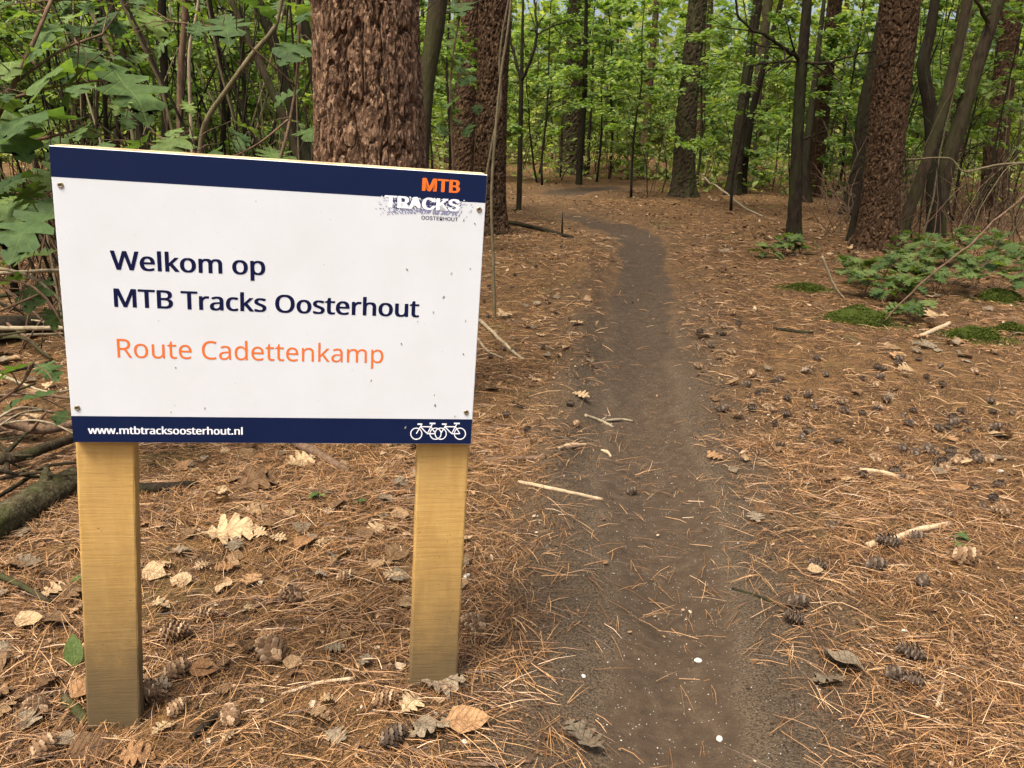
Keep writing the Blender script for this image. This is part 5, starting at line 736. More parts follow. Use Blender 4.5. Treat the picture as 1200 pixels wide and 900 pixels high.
# ------------------------------------------------------------------ big trunks
def trunk(name, pxs, label, bark, H=11.0, Y=None, m=28, ring=0.05, rough=0.05, flare=0.35, crown=None, cat='pine tree', group=None, detail=False, branches=(), stubs=0, seed=1, plate=(0.07, 0.20, 0.012)):
    """pxs: [(px, py, width in px)] from the foot upwards; Y: distance of the tree if its foot is hidden"""
    if Y is None:
        g0 = ground(pxs[0][0], pxs[0][1]); Y = g0[1]
    pts, rad = [], []
    for px, py, w in pxs:
        p = at_y(px, py, Y); pts.append(p); rad.append(0.5 * w / FPX * float((p - CAMO) @ _fwd))
    pts = np.array(pts); rad = np.array(rad)
    zg = float(gz(np.array([pts[0][0]]), np.array([Y]))[0])
    d = pts[1] - pts[0]; d /= np.linalg.norm(d); foot = pts[0] + d * ((zg - pts[0][2]) / max(d[2], .3))
    if pts[0][2] - zg > 0.15: pts = np.vstack([foot, pts]); rad = np.concatenate([[rad[0] * 1.06], rad])
    elif pts[0][2] < zg - .02 or pts[0][2] > zg + .02: pts[0] = foot
    # on upwards, bending gently to the vertical
    d = pts[-1] - pts[-2]; d /= np.linalg.norm(d); p = pts[-1].copy(); r = rad[-1]; rg = rng_(seed + 900); st = 1.2; r_top = max(r * 0.35, .012); nst = max(1, int((H - p[2]) / st))
    P2, R2 = [], []
    for k in range(nst):
        d = d * .86 + np.array([0, 0, .14]) + rg.normal(0, .012, 3); d /= np.linalg.norm(d); p = p + d * st; P2.append(p); R2.append(r + (r_top - r) * (k + 1) / nst)
    pts = np.vstack([pts, P2]); rad = np.concatenate([rad, R2])
    root_loc = np.array([pts[0][0], pts[0][1], zg]); C4 = np.concatenate([pts, rad[:, None]], 1)
    C4 = np.vstack([np.concatenate([pts[0] - (pts[1] - pts[0]) / np.linalg.norm(pts[1] - pts[0]) * .15, [rad[0] * 1.02]]), C4])
    tot = np.sum(np.linalg.norm(np.diff(C4[:, :3], axis=0), axis=1)); vis = 2.2 if detail else 6.0
    S = spline(C4, 400); acc = np.concatenate([[0], np.cumsum(np.linalg.norm(np.diff(S[:, :3], axis=0), axis=1))])
    s = np.concatenate([np.arange(0, vis, ring), np.arange(vis, tot, .3), [tot]]); S = np.stack([np.interp(s, acc, S[:, c]) for c in range(4)], 1)
    rb = rad[min(1, len(rad) - 1)]
    def rf(P, th):
        h = (P[:, 2] - zg)[:, None]; u = th[None, :] * 1.0; R = S[:, 3][:, None]
        cx, cy = np.cos(u), np.sin(u)
        out = flare * np.exp(-np.clip(h, 0, 9) / 0.16) * (1 + .45 * np.cos(u * 5 + seed)) + rough * fbm(cx * 1.7 + seed, cy * 1.7, h * 1.1, seed, 3)
        pu, pv, pd = plate
        if pu:                                            # plates split by a net of upright fissures
            a1 = np.abs(fbm(cx * R / pu + seed, cy * R / pu, h / pv, seed + 3, 3)); a2 = np.abs(fbm(cx * R / (pu * .42), cy * R / (pu * .42), h / (pv * .40), seed + 5, 3))
            out = out + pd * (.35 - 1.7 * (1 - sstep(.0, .11, a1)) - .75 * (1 - sstep(.0, .12, a2)) + .34 * fbm(cx * R / .012, cy * R / .012, h / .022, seed + 8, 3)) / R
        return out
    root = empty(name, root_loc, label, cat, group); mb = MB(); V, Q, T = tube_geo(S[:, :3], S[:, 3], m, True, rf); mb.add(V, Q, T); mb.obj('trunk', M[bark], root, not plate[0], root_loc)
    rg = rng_(seed + 50)
    for br in branches:                                  # [(px, py, dy, w)...]
        B = np.array([at_y(q[0], q[1], Y + q[2]) for q in br]); w = np.array([0.5 * q[3] / FPX * Y for q in br]); C = spline(np.concatenate([B, w[:, None]], 1), 5 * len(br)); C[1:, :3] += rg.normal(0, .006, (len(C) - 1, 3)) * min(1, Y / 8)
        b = MB(); V, Q, T = tube_geo(C[:, :3], C[:, 3], 7); b.add(V, Q, T)
        for k in range(len(br) * 2):                     # twigs
            i = rg.integers(2, len(C) - 1); dd = C[i, :3] - C[i - 1, :3]; dd /= np.linalg.norm(dd); e = C[i, :3] + (dd * .6 + rg.normal(0, .5, 3)) * rg.uniform(.12, .45); tw = np.array([C[i, :3], (C[i, :3] + e) / 2 + rg.normal(0, .02, 3), e])
            V, Q, T = tube_geo(tw, [C[i, 3] * .5, C[i, 3] * .4, .002], 5, False); b.add(V, Q)
        b.obj('branch', M[bark], root, True, root_loc)
    for k in range(stubs):
        hz = rg.uniform(.8, 5.5); i = int(np.argmin(np.abs(S[:, 2] - zg - hz))); a = rg.uniform(0, 2 * PI); L = rg.uniform(.25, 1.3); dd = np.array([math.cos(a), math.sin(a), rg.uniform(-.15, .35)]); q = S[i, :3] + dd * S[i, 3] * .8
        tw = np.array([q, q + dd * L * .5 + rg.normal(0, .04, 3), q + dd * L + rg.normal(0, .12, 3) + [0, 0, -.08]]); b = MB(); V, Q, T = tube_geo(spline(tw, 6), np.linspace(.011, .003, 6), 5); b.add(V, Q, T); b.obj('branch', M['dark_bark'], root, True, root_loc)
    if crown is not None:
        top = S[-1, :3] - root_loc; c = link('crown', crown, root); c.location = (top[0], top[1], top[2]); c.rotation_euler = (0, 0, rg.uniform(0, 6))
    TREE_XY.append((root_loc[0], root_loc[1]))
    return root
def pine_crown(seed):
    rg = rng_(seed); mb = MB(); n = 2200; lv = []
    for k in range(14):
        a = rg.uniform(0, 2 * PI); L = rg.uniform(.8, 2.0); z0 = rg.uniform(-3.2, .3); d = np.array([math.cos(a), math.sin(a), rg.uniform(.0, .5)]); t = rg.random(60) ** .6
        lv.append(np.array([0, 0, z0]) + t[:, None] * d * L + rg.normal(0, .2, (60, 3)))
    pos = np.concatenate(lv); n = len(pos); V, F = rot_leaves(leaf_tpl([(0, .03), (.5, .2), (1, .12)], .3, .2), pos, rg.uniform(0, 6.3, n), rg.uniform(-.2, 1.0, n), rg.normal(0, .7, n), rg.uniform(.18, .36, n)); mb.add(V, None, F)
    return mb.mesh('pine_crown_%d' % seed, M['pine_leaf'], False)
PC = [pine_crown(1), pine_crown(2)]
leafy_top = [TALL[0][1], TALL[2][1]]

trunk('pine_tree', [(438, 520, 134), (434, 185, 126), (431, 90, 124), (428, 0, 123)], 'thick rough-barked pine trunk close behind the welcome board', 'pine_bark', 13, Y=3.35, m=340, ring=.006, rough=.05, flare=.15, crown=PC[0], detail=True, seed=3, plate=(.055, .20, .0125))
trunk('broadleaf_tree', [(492, 290, 15), (496, 180, 14), (500, 100, 18), (507, 50, 21), (513, 0, 23)], 'slim grey-green stem just right of the thick pine trunk', 'grey_bark', 9, Y=5.2, m=20, rough=.03, flare=.1, crown=leafy_top[0], cat='tree', seed=4, plate=(0, 0, 0))
trunk('pine_tree', [(573, 262, 40), (574, 200, 37), (577, 100, 36), (580, 0, 37)], 'reddish pine trunk beyond the top right corner of the welcome board', 'red_bark', 13, Y=9.6, m=72, ring=.02, crown=PC[1], seed=5, plate=(.06, .16, .016))
trunk('pine_tree', [(541, 222, 26), (546, 120, 24), (553, 0, 22)], 'dull brown trunk half hidden left of the reddish pine', 'red_bark', 12, Y=14.5, m=40, ring=.03, crown=PC[0], seed=6, plate=(.07, .2, .014), group=None)
trunk('young_tree', [(608, 246, 6), (609, 200, 6), (611, 100, 5)], 'thin dark sapling forking into a Y beside the far bend of the trail', 'dark_bark', 3.0, m=10, rough=.03, flare=.1, cat='sapling', seed=7, plate=(0, 0, 0),
      branches=[[(611, 96, 0, 4), (604, 70, .1, 3.4), (598, 40, .2, 2.6), (600, -20, .2, 2)], [(611, 96, 0, 4), (622, 70, -.1, 3.6), (629, 40, -.1, 3), (626, -10, 0, 2.2)], [(628, 42, -.1, 2.2), (645, 32, 0, 1.8), (665, 25, .2, 1.4)]])
trunk('pine_tree', [(670, 204, 31), (671, 160, 29), (675, 80, 26), (679, 0, 25)], 'large far pine trunk standing where the trail bends out of sight', 'grey_bark', 14, m=44, ring=.03, crown=PC[1], seed=8, plate=(.08, .22, .016))
trunk('broadleaf_tree', [(678, 216, 7), (681, 160, 8), (685, 110, 6), (686, 60, 5)], 'thin dark stem leaning against the large far pine', 'dark_bark', 6, m=12, flare=.2, rough=.03, cat='tree', seed=9, plate=(0, 0, 0))
trunk('pine_tree', [(800, 231, 28), (803, 160, 24), (810, 80, 22), (818, 0, 21)], 'grey-brown pine trunk right of the far end of the trail', 'grey_bark', 13, m=44, ring=.03, crown=PC[0], seed=10, plate=(.07, .2, .014), stubs=4)
trunk('broadleaf_tree', [(858, 228, 17), (866, 160, 14), (878, 70, 12), (888, 0, 11)], 'dark trunk leaning right between the path and the dark sapling', 'dark_bark', 9, m=24, crown=leafy_top[1], cat='tree', seed=11, plate=(.05, .15, .006))
trunk('broadleaf_tree', [(868, 226, 11), (875, 170, 9), (884, 120, 8), (900, 60, 6)], 'slimmer dark stem sharing its foot with a leaning trunk', 'dark_bark', 7, m=16, cat='tree', seed=12, plate=(0, 0, 0))
trunk('young_tree', [(930, 283, 17), (933, 200, 14), (938, 100, 13), (946, 0, 11)], 'straight dark mossy sapling with branches at head height', 'dark_bark', 8, m=20, rough=.03, flare=.3, cat='sapling', seed=13, plate=(.03, .08, .003),
      branches=[[(938, 70, 0, 5), (920, 58, -.2, 4.2), (898, 42, -.3, 3.6), (880, 34, -.3, 3), (865, 18, -.3, 2.6), (860, -10, -.3, 2.2)], [(940, 72, 0, 4), (965, 74, -.2, 3), (1000, 65, -.3, 2.2), (1030, 58, -.3, 1.5)], [(936, 73, 0, 3), (905, 73, .3, 2.4), (880, 78, .4, 1.6)], [(935, 165, 0, 3), (955, 158, -.1, 2.4), (985, 145, -.2, 1.6)]], crown=SAP[1][1])
trunk('pine_tree', [(951, 230, 20), (960, 150, 20), (970, 70, 17), (979, 0, 16)], 'reddish leaning pine trunk behind the straight dark sapling', 'red_bark', 13, m=36, ring=.03, crown=PC[1], seed=14, plate=(.06, .18, .012), stubs=4)
trunk('broadleaf_tree', [(944, 232, 12), (944, 190, 10), (950, 140, 9)], 'short dark stem against the foot of a leaning reddish pine', 'dark_bark', 4, Y=15.5, m=14, cat='tree', seed=15, plate=(0, 0, 0))
trunk('pine_tree', [(1028, 292, 50), (1032, 230, 42), (1044, 110, 42), (1056, 0, 43)], 'stout red-brown pine trunk nearest the path on its right side', 'red_bark', 13, m=96, ring=.016, crown=PC[0], seed=16, plate=(.05, .14, .014), flare=.28, stubs=3)
trunk('broadleaf_tree', [(997, 250, 22), (1008, 200, 22), (1018, 120, 22), (1030, 60, 18), (1040, 0, 16)], 'dark leaning trunk half hidden behind the stout red-brown pine', 'dark_bark', 10, Y=13.5, m=28, crown=leafy_top[0], cat='tree', seed=17, plate=(.05, .15, .008))
trunk('young_tree', [(996, 284, 9), (1003, 250, 9), (1012, 205, 7), (1018, 170, 6)], 'short mossy stem leaning at the left foot of the stout pine', 'dark_bark', 3, m=12, cat='sapling', seed=18, plate=(0, 0, 0))
trunk('broadleaf_tree', [(1095, 265, 17), (1093, 190, 15), (1090, 130, 15), (1082, 78, 14), (1090, 40, 12), (1096, 0, 11)], 'crooked dark trunk with a kink, right of the stout pine', 'dark_bark', 8, Y=10.8, m=24, crown=SAP[4][1], cat='tree', seed=19, plate=(0, 0, 0), rough=.06)
trunk('broadleaf_tree', [(1051, 286, 13), (1073, 225, 13), (1096, 160, 13), (1116, 85, 12), (1134, 0, 11)], 'slender brown trunk slanting to the right beyond the stout pine', 'grey_bark', 8, m=20, crown=SAP[2][1], cat='tree', seed=20, plate=(0, 0, 0), rough=.03)
trunk('broadleaf_tree', [(1095, 274, 20), (1106, 210, 18), (1126, 140, 17), (1146, 75, 15), (1171, 0, 13)], 'dark grey trunk slanting right with a pale streaky side', 'grey_bark', 8, m=24, crown=SAP[0][1], cat='tree', seed=21, plate=(0, 0, 0), rough=.04, branches=[[(1160, 30, 0, 5), (1150, 12, -.2, 4), (1138, -10, -.3, 3)]])
trunk('pine_tree', [(1164, 246, 30), (1168, 170, 25), (1178, 80, 24), (1186, 0, 24)], 'brown pine trunk at the right edge of the picture', 'red_bark', 13, m=44, ring=.03, crown=PC[1], seed=22, plate=(.06, .18, .013), stubs=5)
# pale bendy saplings in front of the reddish pine
trunk('young_tree', [(578, 305, 3.4), (576, 230, 3.4), (581, 150, 3.2), (588, 80, 3), (598, 10, 3)], 'pale upright whip of a sapling beside the right edge of the board', 'olive_twig', 4.2, Y=5.0, m=10, cat='sapling', seed=23, plate=(0, 0, 0), rough=.02, flare=.1)
trunk('young_tree', [(570, 205, 2.6), (577, 165, 2.6), (587, 115, 2.6), (585, 75, 2.6), (590, 30, 2.4), (597, -5, 2.4)], 'thin pale sapling curving across the reddish pine', 'olive_twig', 3.6, Y=5.6, m=8, cat='sapling', seed=24, plate=(0, 0, 0), rough=.02, flare=.1)
# thicket on the left
TH = [([(168, 220, 9), (163, 150, 9), (148, 80, 8), (128, 0, 8)], 5.0, 'dark_bark', 'dark stem slanting left, leftmost of the thicket behind the board'),
      ([(196, 230, 10), (194, 150, 9), (192, 70, 9), (190, 0, 9)], 5.6, 'dark_bark', 'straight dark stem rising above the left half of the board'),
      ([(211, 230, 8), (211, 150, 8), (212, 80, 8), (217, 0, 7)], 4.7, 'brown_twig', 'brown stem close to the right of a straight dark one'),
      ([(228, 225, 4), (224, 150, 4), (222, 60, 4), (233, 0, 3.5)], 4.4, 'pale_twig', 'thin pale straight stem in the middle of the thicket'),
      ([(372, 220, 13), (352, 165, 13), (334, 95, 12), (318, 40, 12), (302, 0, 12)], 6.0, 'dark_bark', 'thick dark stem slanting up to the left beside the thick pine'),
      ([(362, 230, 10), (343, 165, 9), (318, 105, 9), (296, 55, 8), (275, 10, 7)], 5.2, 'grey_bark', 'grey stem crossing the thicket up to the left'),
      ([(378, 150, 13), (366, 70, 13), (352, 10, 12), (345, -30, 11)], 6.6, 'dark_bark', 'dark stem running off the top edge next to the thick pine'),
      ([(130, 220, 7), (138, 120, 7), (122, 40, 6), (118, 0, 6)], 7.5, 'grey_bark', 'slim grey stem far left in the thicket'),
      ([(252, 225, 5), (262, 140, 5), (256, 60, 5), (246, 0, 4)], 6.5, 'dark_bark', 'thin dark stem between pale shoots in the thicket'),
      ([(88, 215, 16), (93, 140, 15), (90, 60, 14), (84, 0, 13)], 9.0, 'red_bark', 'brown trunk in the shade behind the left oak leaves')]
for i, (p, Y, bk, lb) in enumerate(TH):
    trunk('young_tree', p, lb, bk, 5.0, Y=Y, m=12, cat='sapling' if p[0][2] < 12 else 'tree', seed=40 + i, plate=(0, 0, 0), rough=.05, flare=.15, crown=BARE[i % 3][1] if i in (1, 5) else None)
trunk('young_tree', [(232, 190, 6), (240, 145, 6), (268, 102, 6), (297, 62, 6), (322, 32, 5.5), (331, -5, 5)], 'pale green curved sapling arching to the right above the board', 'olive_twig', 4.0, Y=4.0, m=10, cat='sapling', seed=60, plate=(0, 0, 0), rough=.02, flare=.1)
trunk('young_tree', [(168, 230, 4), (150, 130, 4.5), (136, 75, 4.5), (112, 25, 4.5), (96, -10, 4)], 'pale stick of a sapling slanting to the top left', 'olive_twig', 3.6, Y=4.2, m=8, cat='sapling', seed=61, plate=(0, 0, 0), rough=.02, flare=.1)

# ------------------------------------------------------------------ understorey, far trees
rg = rng_(321)
def free(x, y, dmin=0.6, tr=2.2):
    return trail_at(x, y) > tr and all((x - a) ** 2 + (y - b) ** 2 > dmin * dmin for a, b in TREE_XY)
GREEN = [grown_meshes('g%d' % i, 500 + i, M['dark_bark'], M['leaf_bright'], H=[4.6, 5.2][i], spread=[1.7, 2.0][i], nleaf=[2300, 2600][i], lsize=.12, tpl=TPL_MID, first=.25, nb=22, r0=.03) for i in range(2)]
for i, (px, Y, s_, lb) in enumerate([(742, 15.5, .85, 'bright green leafy sapling over the far end of the path'), (862, 13.2, .8, 'bright leafy sapling left of the straight dark one'), (700, 19, .9, 'bright leafy sapling beside the large far pine'), (985, 17, .9, 'bright leafy sapling between the reddish and the stout pine'), (1128, 13.0, .8, 'bright leafy sapling behind the slanting trunks'), (636, 17.5, .9, 'bright leafy sapling left of the large far pine'), (524, 11, .8, 'bright leafy sapling between the thick and the reddish pine')]):
    place(GREEN[i % 2], 'young_tree', float(at_y(px, 200, Y)[0]), Y, i * 1.7, s_, lb)
def band(n, y0, y1, meshes, name, label, cat, group, smin, smax, dmin=.6, half=.72, tr=2.2, keep=None, tilt=.06):
    k = 0; tries = 0
    while k < n and tries < n * 40:
        tries += 1; y = y0 + (y1 - y0) * rg.random() ** .8; x = y * math.tan(rg.uniform(-half, half))
        px = CX + FPX * x / (y * math.cos(PITCH) + .3)
        if not free(x, y, dmin, tr) or (keep and not keep(px, y)): continue
        s = rg.uniform(smin, smax); place(meshes[rg.integers(len(meshes))], name, x, y, rg.uniform(0, 6.28), s, label, cat, group, s * rg.uniform(.85, 1.15), tuple(rg.normal(0, tilt, 2))); k += 1
band(26, 5.0, 11, BARE, 'young_tree', 'thin bare-stemmed shoot with few leaves in the left thicket', 'sapling', 'thin shoots in the left thicket', .6, 1.1, .3, keep=lambda px, y: px < 400, tilt=.12)
band(12, 5.0, 12, SAP[:2] + GREEN, 'young_tree', 'leafy young tree filling the thicket behind the board on the left', 'tree', 'leafy saplings of the left thicket', .6, .95, .5, keep=lambda px, y: px < 345)
band(16, 10.5, 17, BARE, 'young_tree', 'thin bare-stemmed shoot among the leaning trunks on the right', 'sapling', 'thin shoots among the right-hand trunks', .8, 1.4, .4, keep=lambda px, y: px > 960, tilt=.14)
band(13, 15, 22, SAP, 'young_tree', 'leafy young tree in the shade of the pines right of the path', 'tree', 'leafy saplings right of the path', .7, 1.0, .7, keep=lambda px, y: px > 700)
band(8, 16, 23, SAP, 'young_tree', 'leafy young tree beyond the bend of the path', 'tree', 'leafy saplings beyond the bend', .7, 1.0, .7, keep=lambda px, y: 380 < px < 740 and y > 17, tr=3.0)
band(46, 17, 34, BARE, 'young_tree', 'slender bare stem deep in the wood', 'sapling', 'slender stems deep in the wood', 1.1, 1.9, .5, tilt=.08)
band(26, 23, 38, TALL, 'broadleaf_tree', 'tall leafy tree deep in the wood', 'tree', 'leafy trees deep in the wood', .75, 1.1, 1.1)
SHRUB = [grown_meshes('s%d' % i, 400 + i, M['brown_twig'], M['leaf_mid' if i else 'leaf_far'], H=[1.7, 2.2, 2.6][i], spread=[1.1, 1.3, 1.2][i], nleaf=[1300, 1500, 1700][i], lsize=.11, tpl=TPL_FAR, first=.04, nb=18, r0=.014, lean=.1) for i in range(3)]
band(62, 18, 36, SHRUB, 'shrub', 'leafy shrub in the undergrowth deep in the wood', 'shrub', 'shrubs deep in the wood', .8, 1.3, .8, tr=3.2)
band(14, 6.5, 13, SHRUB, 'shrub', 'leafy shrub in the left thicket behind the board', 'shrub', 'shrubs of the left thicket', .6, .9, .4, keep=lambda px, y: px < 350)
# bare pine trunks further back, each its own thing
PT = []
for i in range(3):
    n = 14; z = np.linspace(-.1, 14, n); r = np.linspace(.17, .07, n) * (1 + .5 * np.exp(-z / .3) * (z > -1)); P = np.stack([.12 * np.sin(z * .4 + i), .1 * np.cos(z * .3 + 2 * i), z], 1)
    P = spline(P, 40); R = np.interp(P[:, 2], z, r); sd = 70 + i; mb = MB(); V, Q, T = tube_geo(P, R, 16, True, lambda P, th: .06 * fbm(np.cos(th)[None] * 2, np.sin(th)[None] * 2, P[:, 2:3] * 1.2, sd, 3)); mb.add(V, Q, T)
    me = mb.mesh('far_trunk_%d' % i, M['red_bark' if i != 1 else 'grey_bark']); PT.append(me)
k = 0
while k < 40:
    y = 19 + 22 * rg.random(); x = y * math.tan(rg.uniform(-.62, .66))
    if not free(x, y, 1.0, 2.5): continue
    z = float(gz(np.array([x]), np.array([y]))[0]) - .03; s = rg.uniform(.4, .95)
    r = empty('pine_tree', (x, y, z), 'bare brown pine trunk deep in the wood', 'pine tree', 'pine trunks deep in the wood'); r.rotation_euler = (*rg.normal(0, .035, 2), rg.uniform(0, 6)); r.scale = (s, s, 1)
    link('trunk', PT[rg.integers(3)], r); c = link('crown', PC[k % 2], r); c.location = (0, 0, 14); c.scale = (.8, .8, .8); TREE_XY.append((x, y)); k += 1
# the wood behind, one green mass
def far_wood():
    n = 84000; a = rg.uniform(-.80, .80, n); r = rg.uniform(34, 60, n); x, y = r * np.sin(a), r * np.cos(a)
    h = rg.random(n) ** 1.5 * 10.5; cl = fbm(x * .35, y * .35, h * .45, 91, 3); k = (cl > -.30 + .32 * (h > 5)); x, y, h = x[k], y[k], h[k]; n = len(x)
    V, F = rot_leaves(TPL_FAR, np.stack([x, y, gz(x, y) + h], 1), rg.uniform(0, 6.3, n), rg.normal(-.1, .4, n), rg.normal(0, .5, n), rg.uniform(.25, .62, n))
    tag(link('far_wood', raw_mesh('far_wood', V, [F], M['leaf_far'], False)), 'green mass of foliage closing off the wood far behind', 'far wood', kind='stuff')
far_wood()
# twiggy brush: thin curved dead shoots that form one tangle
def brush():
    mb = MB(); n = 0; pts = []
    def one(x, y, L, lean):
        z = float(zz[0]); a = rg.uniform(0, 6.28); p = np.array([x, y, z]); d = np.array([math.cos(a) * lean, math.sin(a) * lean, 1.0]); out = [p]
        for s in range(4): d = d / np.linalg.norm(d); p = p + d * L / 4; out.append(p); d = d + rg.normal(0, .22, 3)
        V, Q, T = tube_geo(np.array(out), np.linspace(.0042, .0016, 5) * (1 + y / 16), 4, False); mb.add(V, Q)
    for (cnt, y0, y1, lo, hi, Lm) in ((420, 3.9, 10, -9, 395, 1.2), (500, 9.5, 17, 960, 1400, 1.2), (420, 15, 34, -200, 1500, 1.8)):
        k = 0
        while k < cnt:
            y = y0 + (y1 - y0) * rg.random(); px = rg.uniform(lo, hi); x = (px - CX) / FPX * (y * math.cos(PITCH) + .3)
            if trail_at(x, y) < 2.0: continue
            zz = gz(np.array([x]), np.array([y])); one(x, y, Lm * rg.uniform(.3, 1.1), rg.uniform(.1, 1.3)); k += 1
    tag(mb.obj('brushwood', M['brown_twig']), 'tangle of thin dead shoots and twigs under the trees', 'brushwood', kind='stuff')
brush()
def whips():
    mb = MB(); md = MB()
    for (cnt, y0, y1, lo, hi) in ((170, 4.0, 9.5, 60, 372), (60, 9.5, 15, 1000, 1300), (160, 16, 32, 480, 1250)):
        for _ in range(cnt):
            y = rg.uniform(y0, y1); px = rg.uniform(lo, hi); x = (px - CX) / FPX * (y * math.cos(PITCH) + .3)
            if trail_at(x, y) < 2.2: continue
            L = rg.uniform(1.2, 3.6); a = rg.uniform(0, 6.28); ln = rg.uniform(.02, .55); p = np.array([x, y, bil(ZZ, x, y)]); d = np.array([math.cos(a) * ln, math.sin(a) * ln, 1.]); out = [p]
            for s in range(6): d /= np.linalg.norm(d); p = p + d * L / 6; out.append(p); d = d + rg.normal(0, .13, 3)
            V, Q, T = tube_geo(np.array(out), np.linspace(.0075, .0025, 7) * rg.uniform(.5, 1.3) * (1 + y / 30), 5, False); (mb if rg.random() < .35 else md).add(V, Q)
    tag(md.obj('dark_whips', M['dark_bark']), 'thin dark shoots standing close together in the undergrowth', 'shoots', kind='stuff')
    tag(mb.obj('whips', M['olive_twig']), 'thin olive and tan shoots standing close together in the undergrowth', 'shoots', kind='stuff')
whips()
# low green ground cover deep in the wood
def cover():
    n = 26000; a = rg.uniform(-.75, .75, n); r = rg.uniform(17, 38, n); x, y = r * np.sin(a), r * np.cos(a); k = (fbm(x * .5, y * .5, seed=95) > -.05) & (trail_mask(x, y)[1] > 3.0); x, y = x[k], y[k]; n = len(x)
    V, F = rot_leaves(TPL_FAR, np.stack([x, y, gz(x, y) + .05 + rg.random(n) ** 1.6 * .8], 1), rg.uniform(0, 6.3, n), rg.normal(0, .4, n), rg.normal(0, .4, n), rg.uniform(.08, .17, n))
    tag(link('ground_cover', raw_mesh('ground_cover', V, [F], M['leaf_far'], False)), 'low green undergrowth covering the ground deep in the wood', 'undergrowth', kind='stuff')
cover()
# ------------------------------------------------------------------ small things on the ground
def scale_at(p): return float((np.asarray(p) - CAMO) @ _fwd) / FPX      # metres per photo pixel at p
def stick(name, pxs, label, m, cat='stick', group=None, seed=0, m_seg=8, side=0, Y=None, rough=.12):
    """pxs: [(px, py, w px, lift m)] lying on the ground (or in the plane at distance Y)"""
    rg = rng_(seed + 500); P = []; R = []
    for q in pxs:
        g = ground(q[0], q[1]) if Y is None else at_y(q[0], q[1], Y + (q[3] if len(q) > 3 else 0)); r = 0.5 * q[2] * scale_at(g)
        if Y is None: g = g + [0, 0, r * .7 + (q[3] if len(q) > 3 else 0)]
        P.append(g); R.append(r)
    C = spline(np.concatenate([np.array(P), np.array(R)[:, None]], 1), max(8, 6 * len(P))); L = np.linalg.norm(C[-1, :3] - C[0, :3])
    C[:, :3] += np.cumsum(rg.normal(0, .0035, (len(C), 3)) * L, 0) * np.array([1, 1, .3])
    org = C[0, :3].copy(); mb = MB(); V, Q, T = tube_geo(C[:, :3], C[:, 3], m_seg, True, lambda P_, th: rough * fbm(np.cos(th)[None] * 1.5 + seed, np.sin(th)[None] * 1.5, np.linalg.norm(P_ - org, axis=1)[:, None] * 3.0 / max(L, .05), seed, 3)); mb.add(V, Q, T)
    for k in range(side):
        i = rg.integers(2, len(C) - 2); d = C[i + 1, :3] - C[i, :3]; d /= np.linalg.norm(d); e = C[i, :3] + (d * .5 + rg.normal(0, .5, 3) + [0, 0, .15]) * L * rg.uniform(.1, .3)
        V, Q, T = tube_geo(np.array([C[i, :3], (C[i, :3] + e) / 2, e]), [C[i, 3] * .55, C[i, 3] * .4, C[i, 3] * .15], 6); mb.add(V, Q, T)
    o = mb.obj(name, M[m], None, True, org); o.location = org; return tag(o, label, cat, group)
stick('fallen_log', [(-60, 662, 42), (10, 622, 39), (60, 590, 35), (96, 566, 28)], 'thick grey mossy log lying at the left edge', 'log_bark', 'log', seed=1, m_seg=24, side=3, rough=.28)
stick('fallen_log', [(-60, 408, 30, .03), (0, 402, 30, .03), (40, 394, 26, .02), (70, 384, 20, 0)], 'dark decaying log at the left edge below the oak leaves', 'dark_bark', 'log', seed=2, m_seg=16, side=2)
stick('fallen_branch', [(-40, 566, 16, .05), (20, 556, 14, .05), (60, 540, 13, .04), (100, 520, 11, .03)], 'grey-brown branch lying above the mossy log', 'grey_bark', 'branch', seed=3, side=3)
stick('fallen_branch', [(-30, 508, 14, .06), (20, 516, 13, .05), (50, 519, 12, .04), (95, 508, 10, .03)], 'bent brown branch poking out left of the navy footer', 'brown_twig', 'branch', seed=4, side=3)
stick('twig', [(-20, 441, 6, .22), (40, 436, 5.5, .2), (90, 430, 5, .18)], 'straight tan twig pointing at the left side of the board', 'pale_twig', 'twig', seed=5, side=1)
stick('twig', [(-20, 312, 4, 0), (30, 322, 4, 0), (62, 345, 3.5, 0), (90, 380, 3, 0)], 'pale arching twig left of the board, upper one', 'pale_twig', 'twig', seed=6, Y=2.6)
stick('twig', [(-20, 322, 5, 0), (40, 318, 4.5, .1), (100, 316, 4, .2)], 'pale level twig left of the board beside an arching one', 'pale_twig', 'twig', seed=7, Y=2.7)
stick('twig', [(-20, 325, 3, 0), (30, 335, 3, 0), (58, 362, 2.8, 0), (80, 402, 2.5, 0)], 'thin arching twig left of the board, lower one', 'brown_twig', 'twig', seed=8, Y=2.5)
stick('twig', [(-10, 600, 5, .03), (30, 575, 5, .03), (60, 556, 4, .03), (110, 548, 3.5, .02)], 'dark twig lying along the top of the mossy log', 'dark_bark', 'twig', seed=9)
stick('fallen_branch', [(318, 500, 13, .02), (345, 522, 12, .01), (375, 538, 11, .01), (407, 556, 9, 0)], 'brown branch on the litter under the middle of the board', 'brown_twig', 'branch', seed=10, side=1)
stick('fallen_branch', [(165, 578, 15), (200, 575, 13), (232, 570, 8)], 'dark rotten branch end right of the left post', 'dark_bark', 'branch', seed=11)
stick('twig', [(560, 378, 4.5, .01), (590, 400, 4.5), (617, 421, 4)], 'pale stick lying right beside the board near the path', 'pale_twig', 'stick', seed=12)
stick('twig', [(560, 398, 3), (572, 412, 2.6), (590, 420, 2)], 'short thin twig below a pale stick beside the board', 'pale_twig', 'twig', seed=13)
stick('stick', [(608, 566, 4.5), (650, 574, 5), (705, 586, 4.5)], 'orange-brown stick lying across the left verge of the path', 'bare_wood', 'stick', seed=14, side=1)
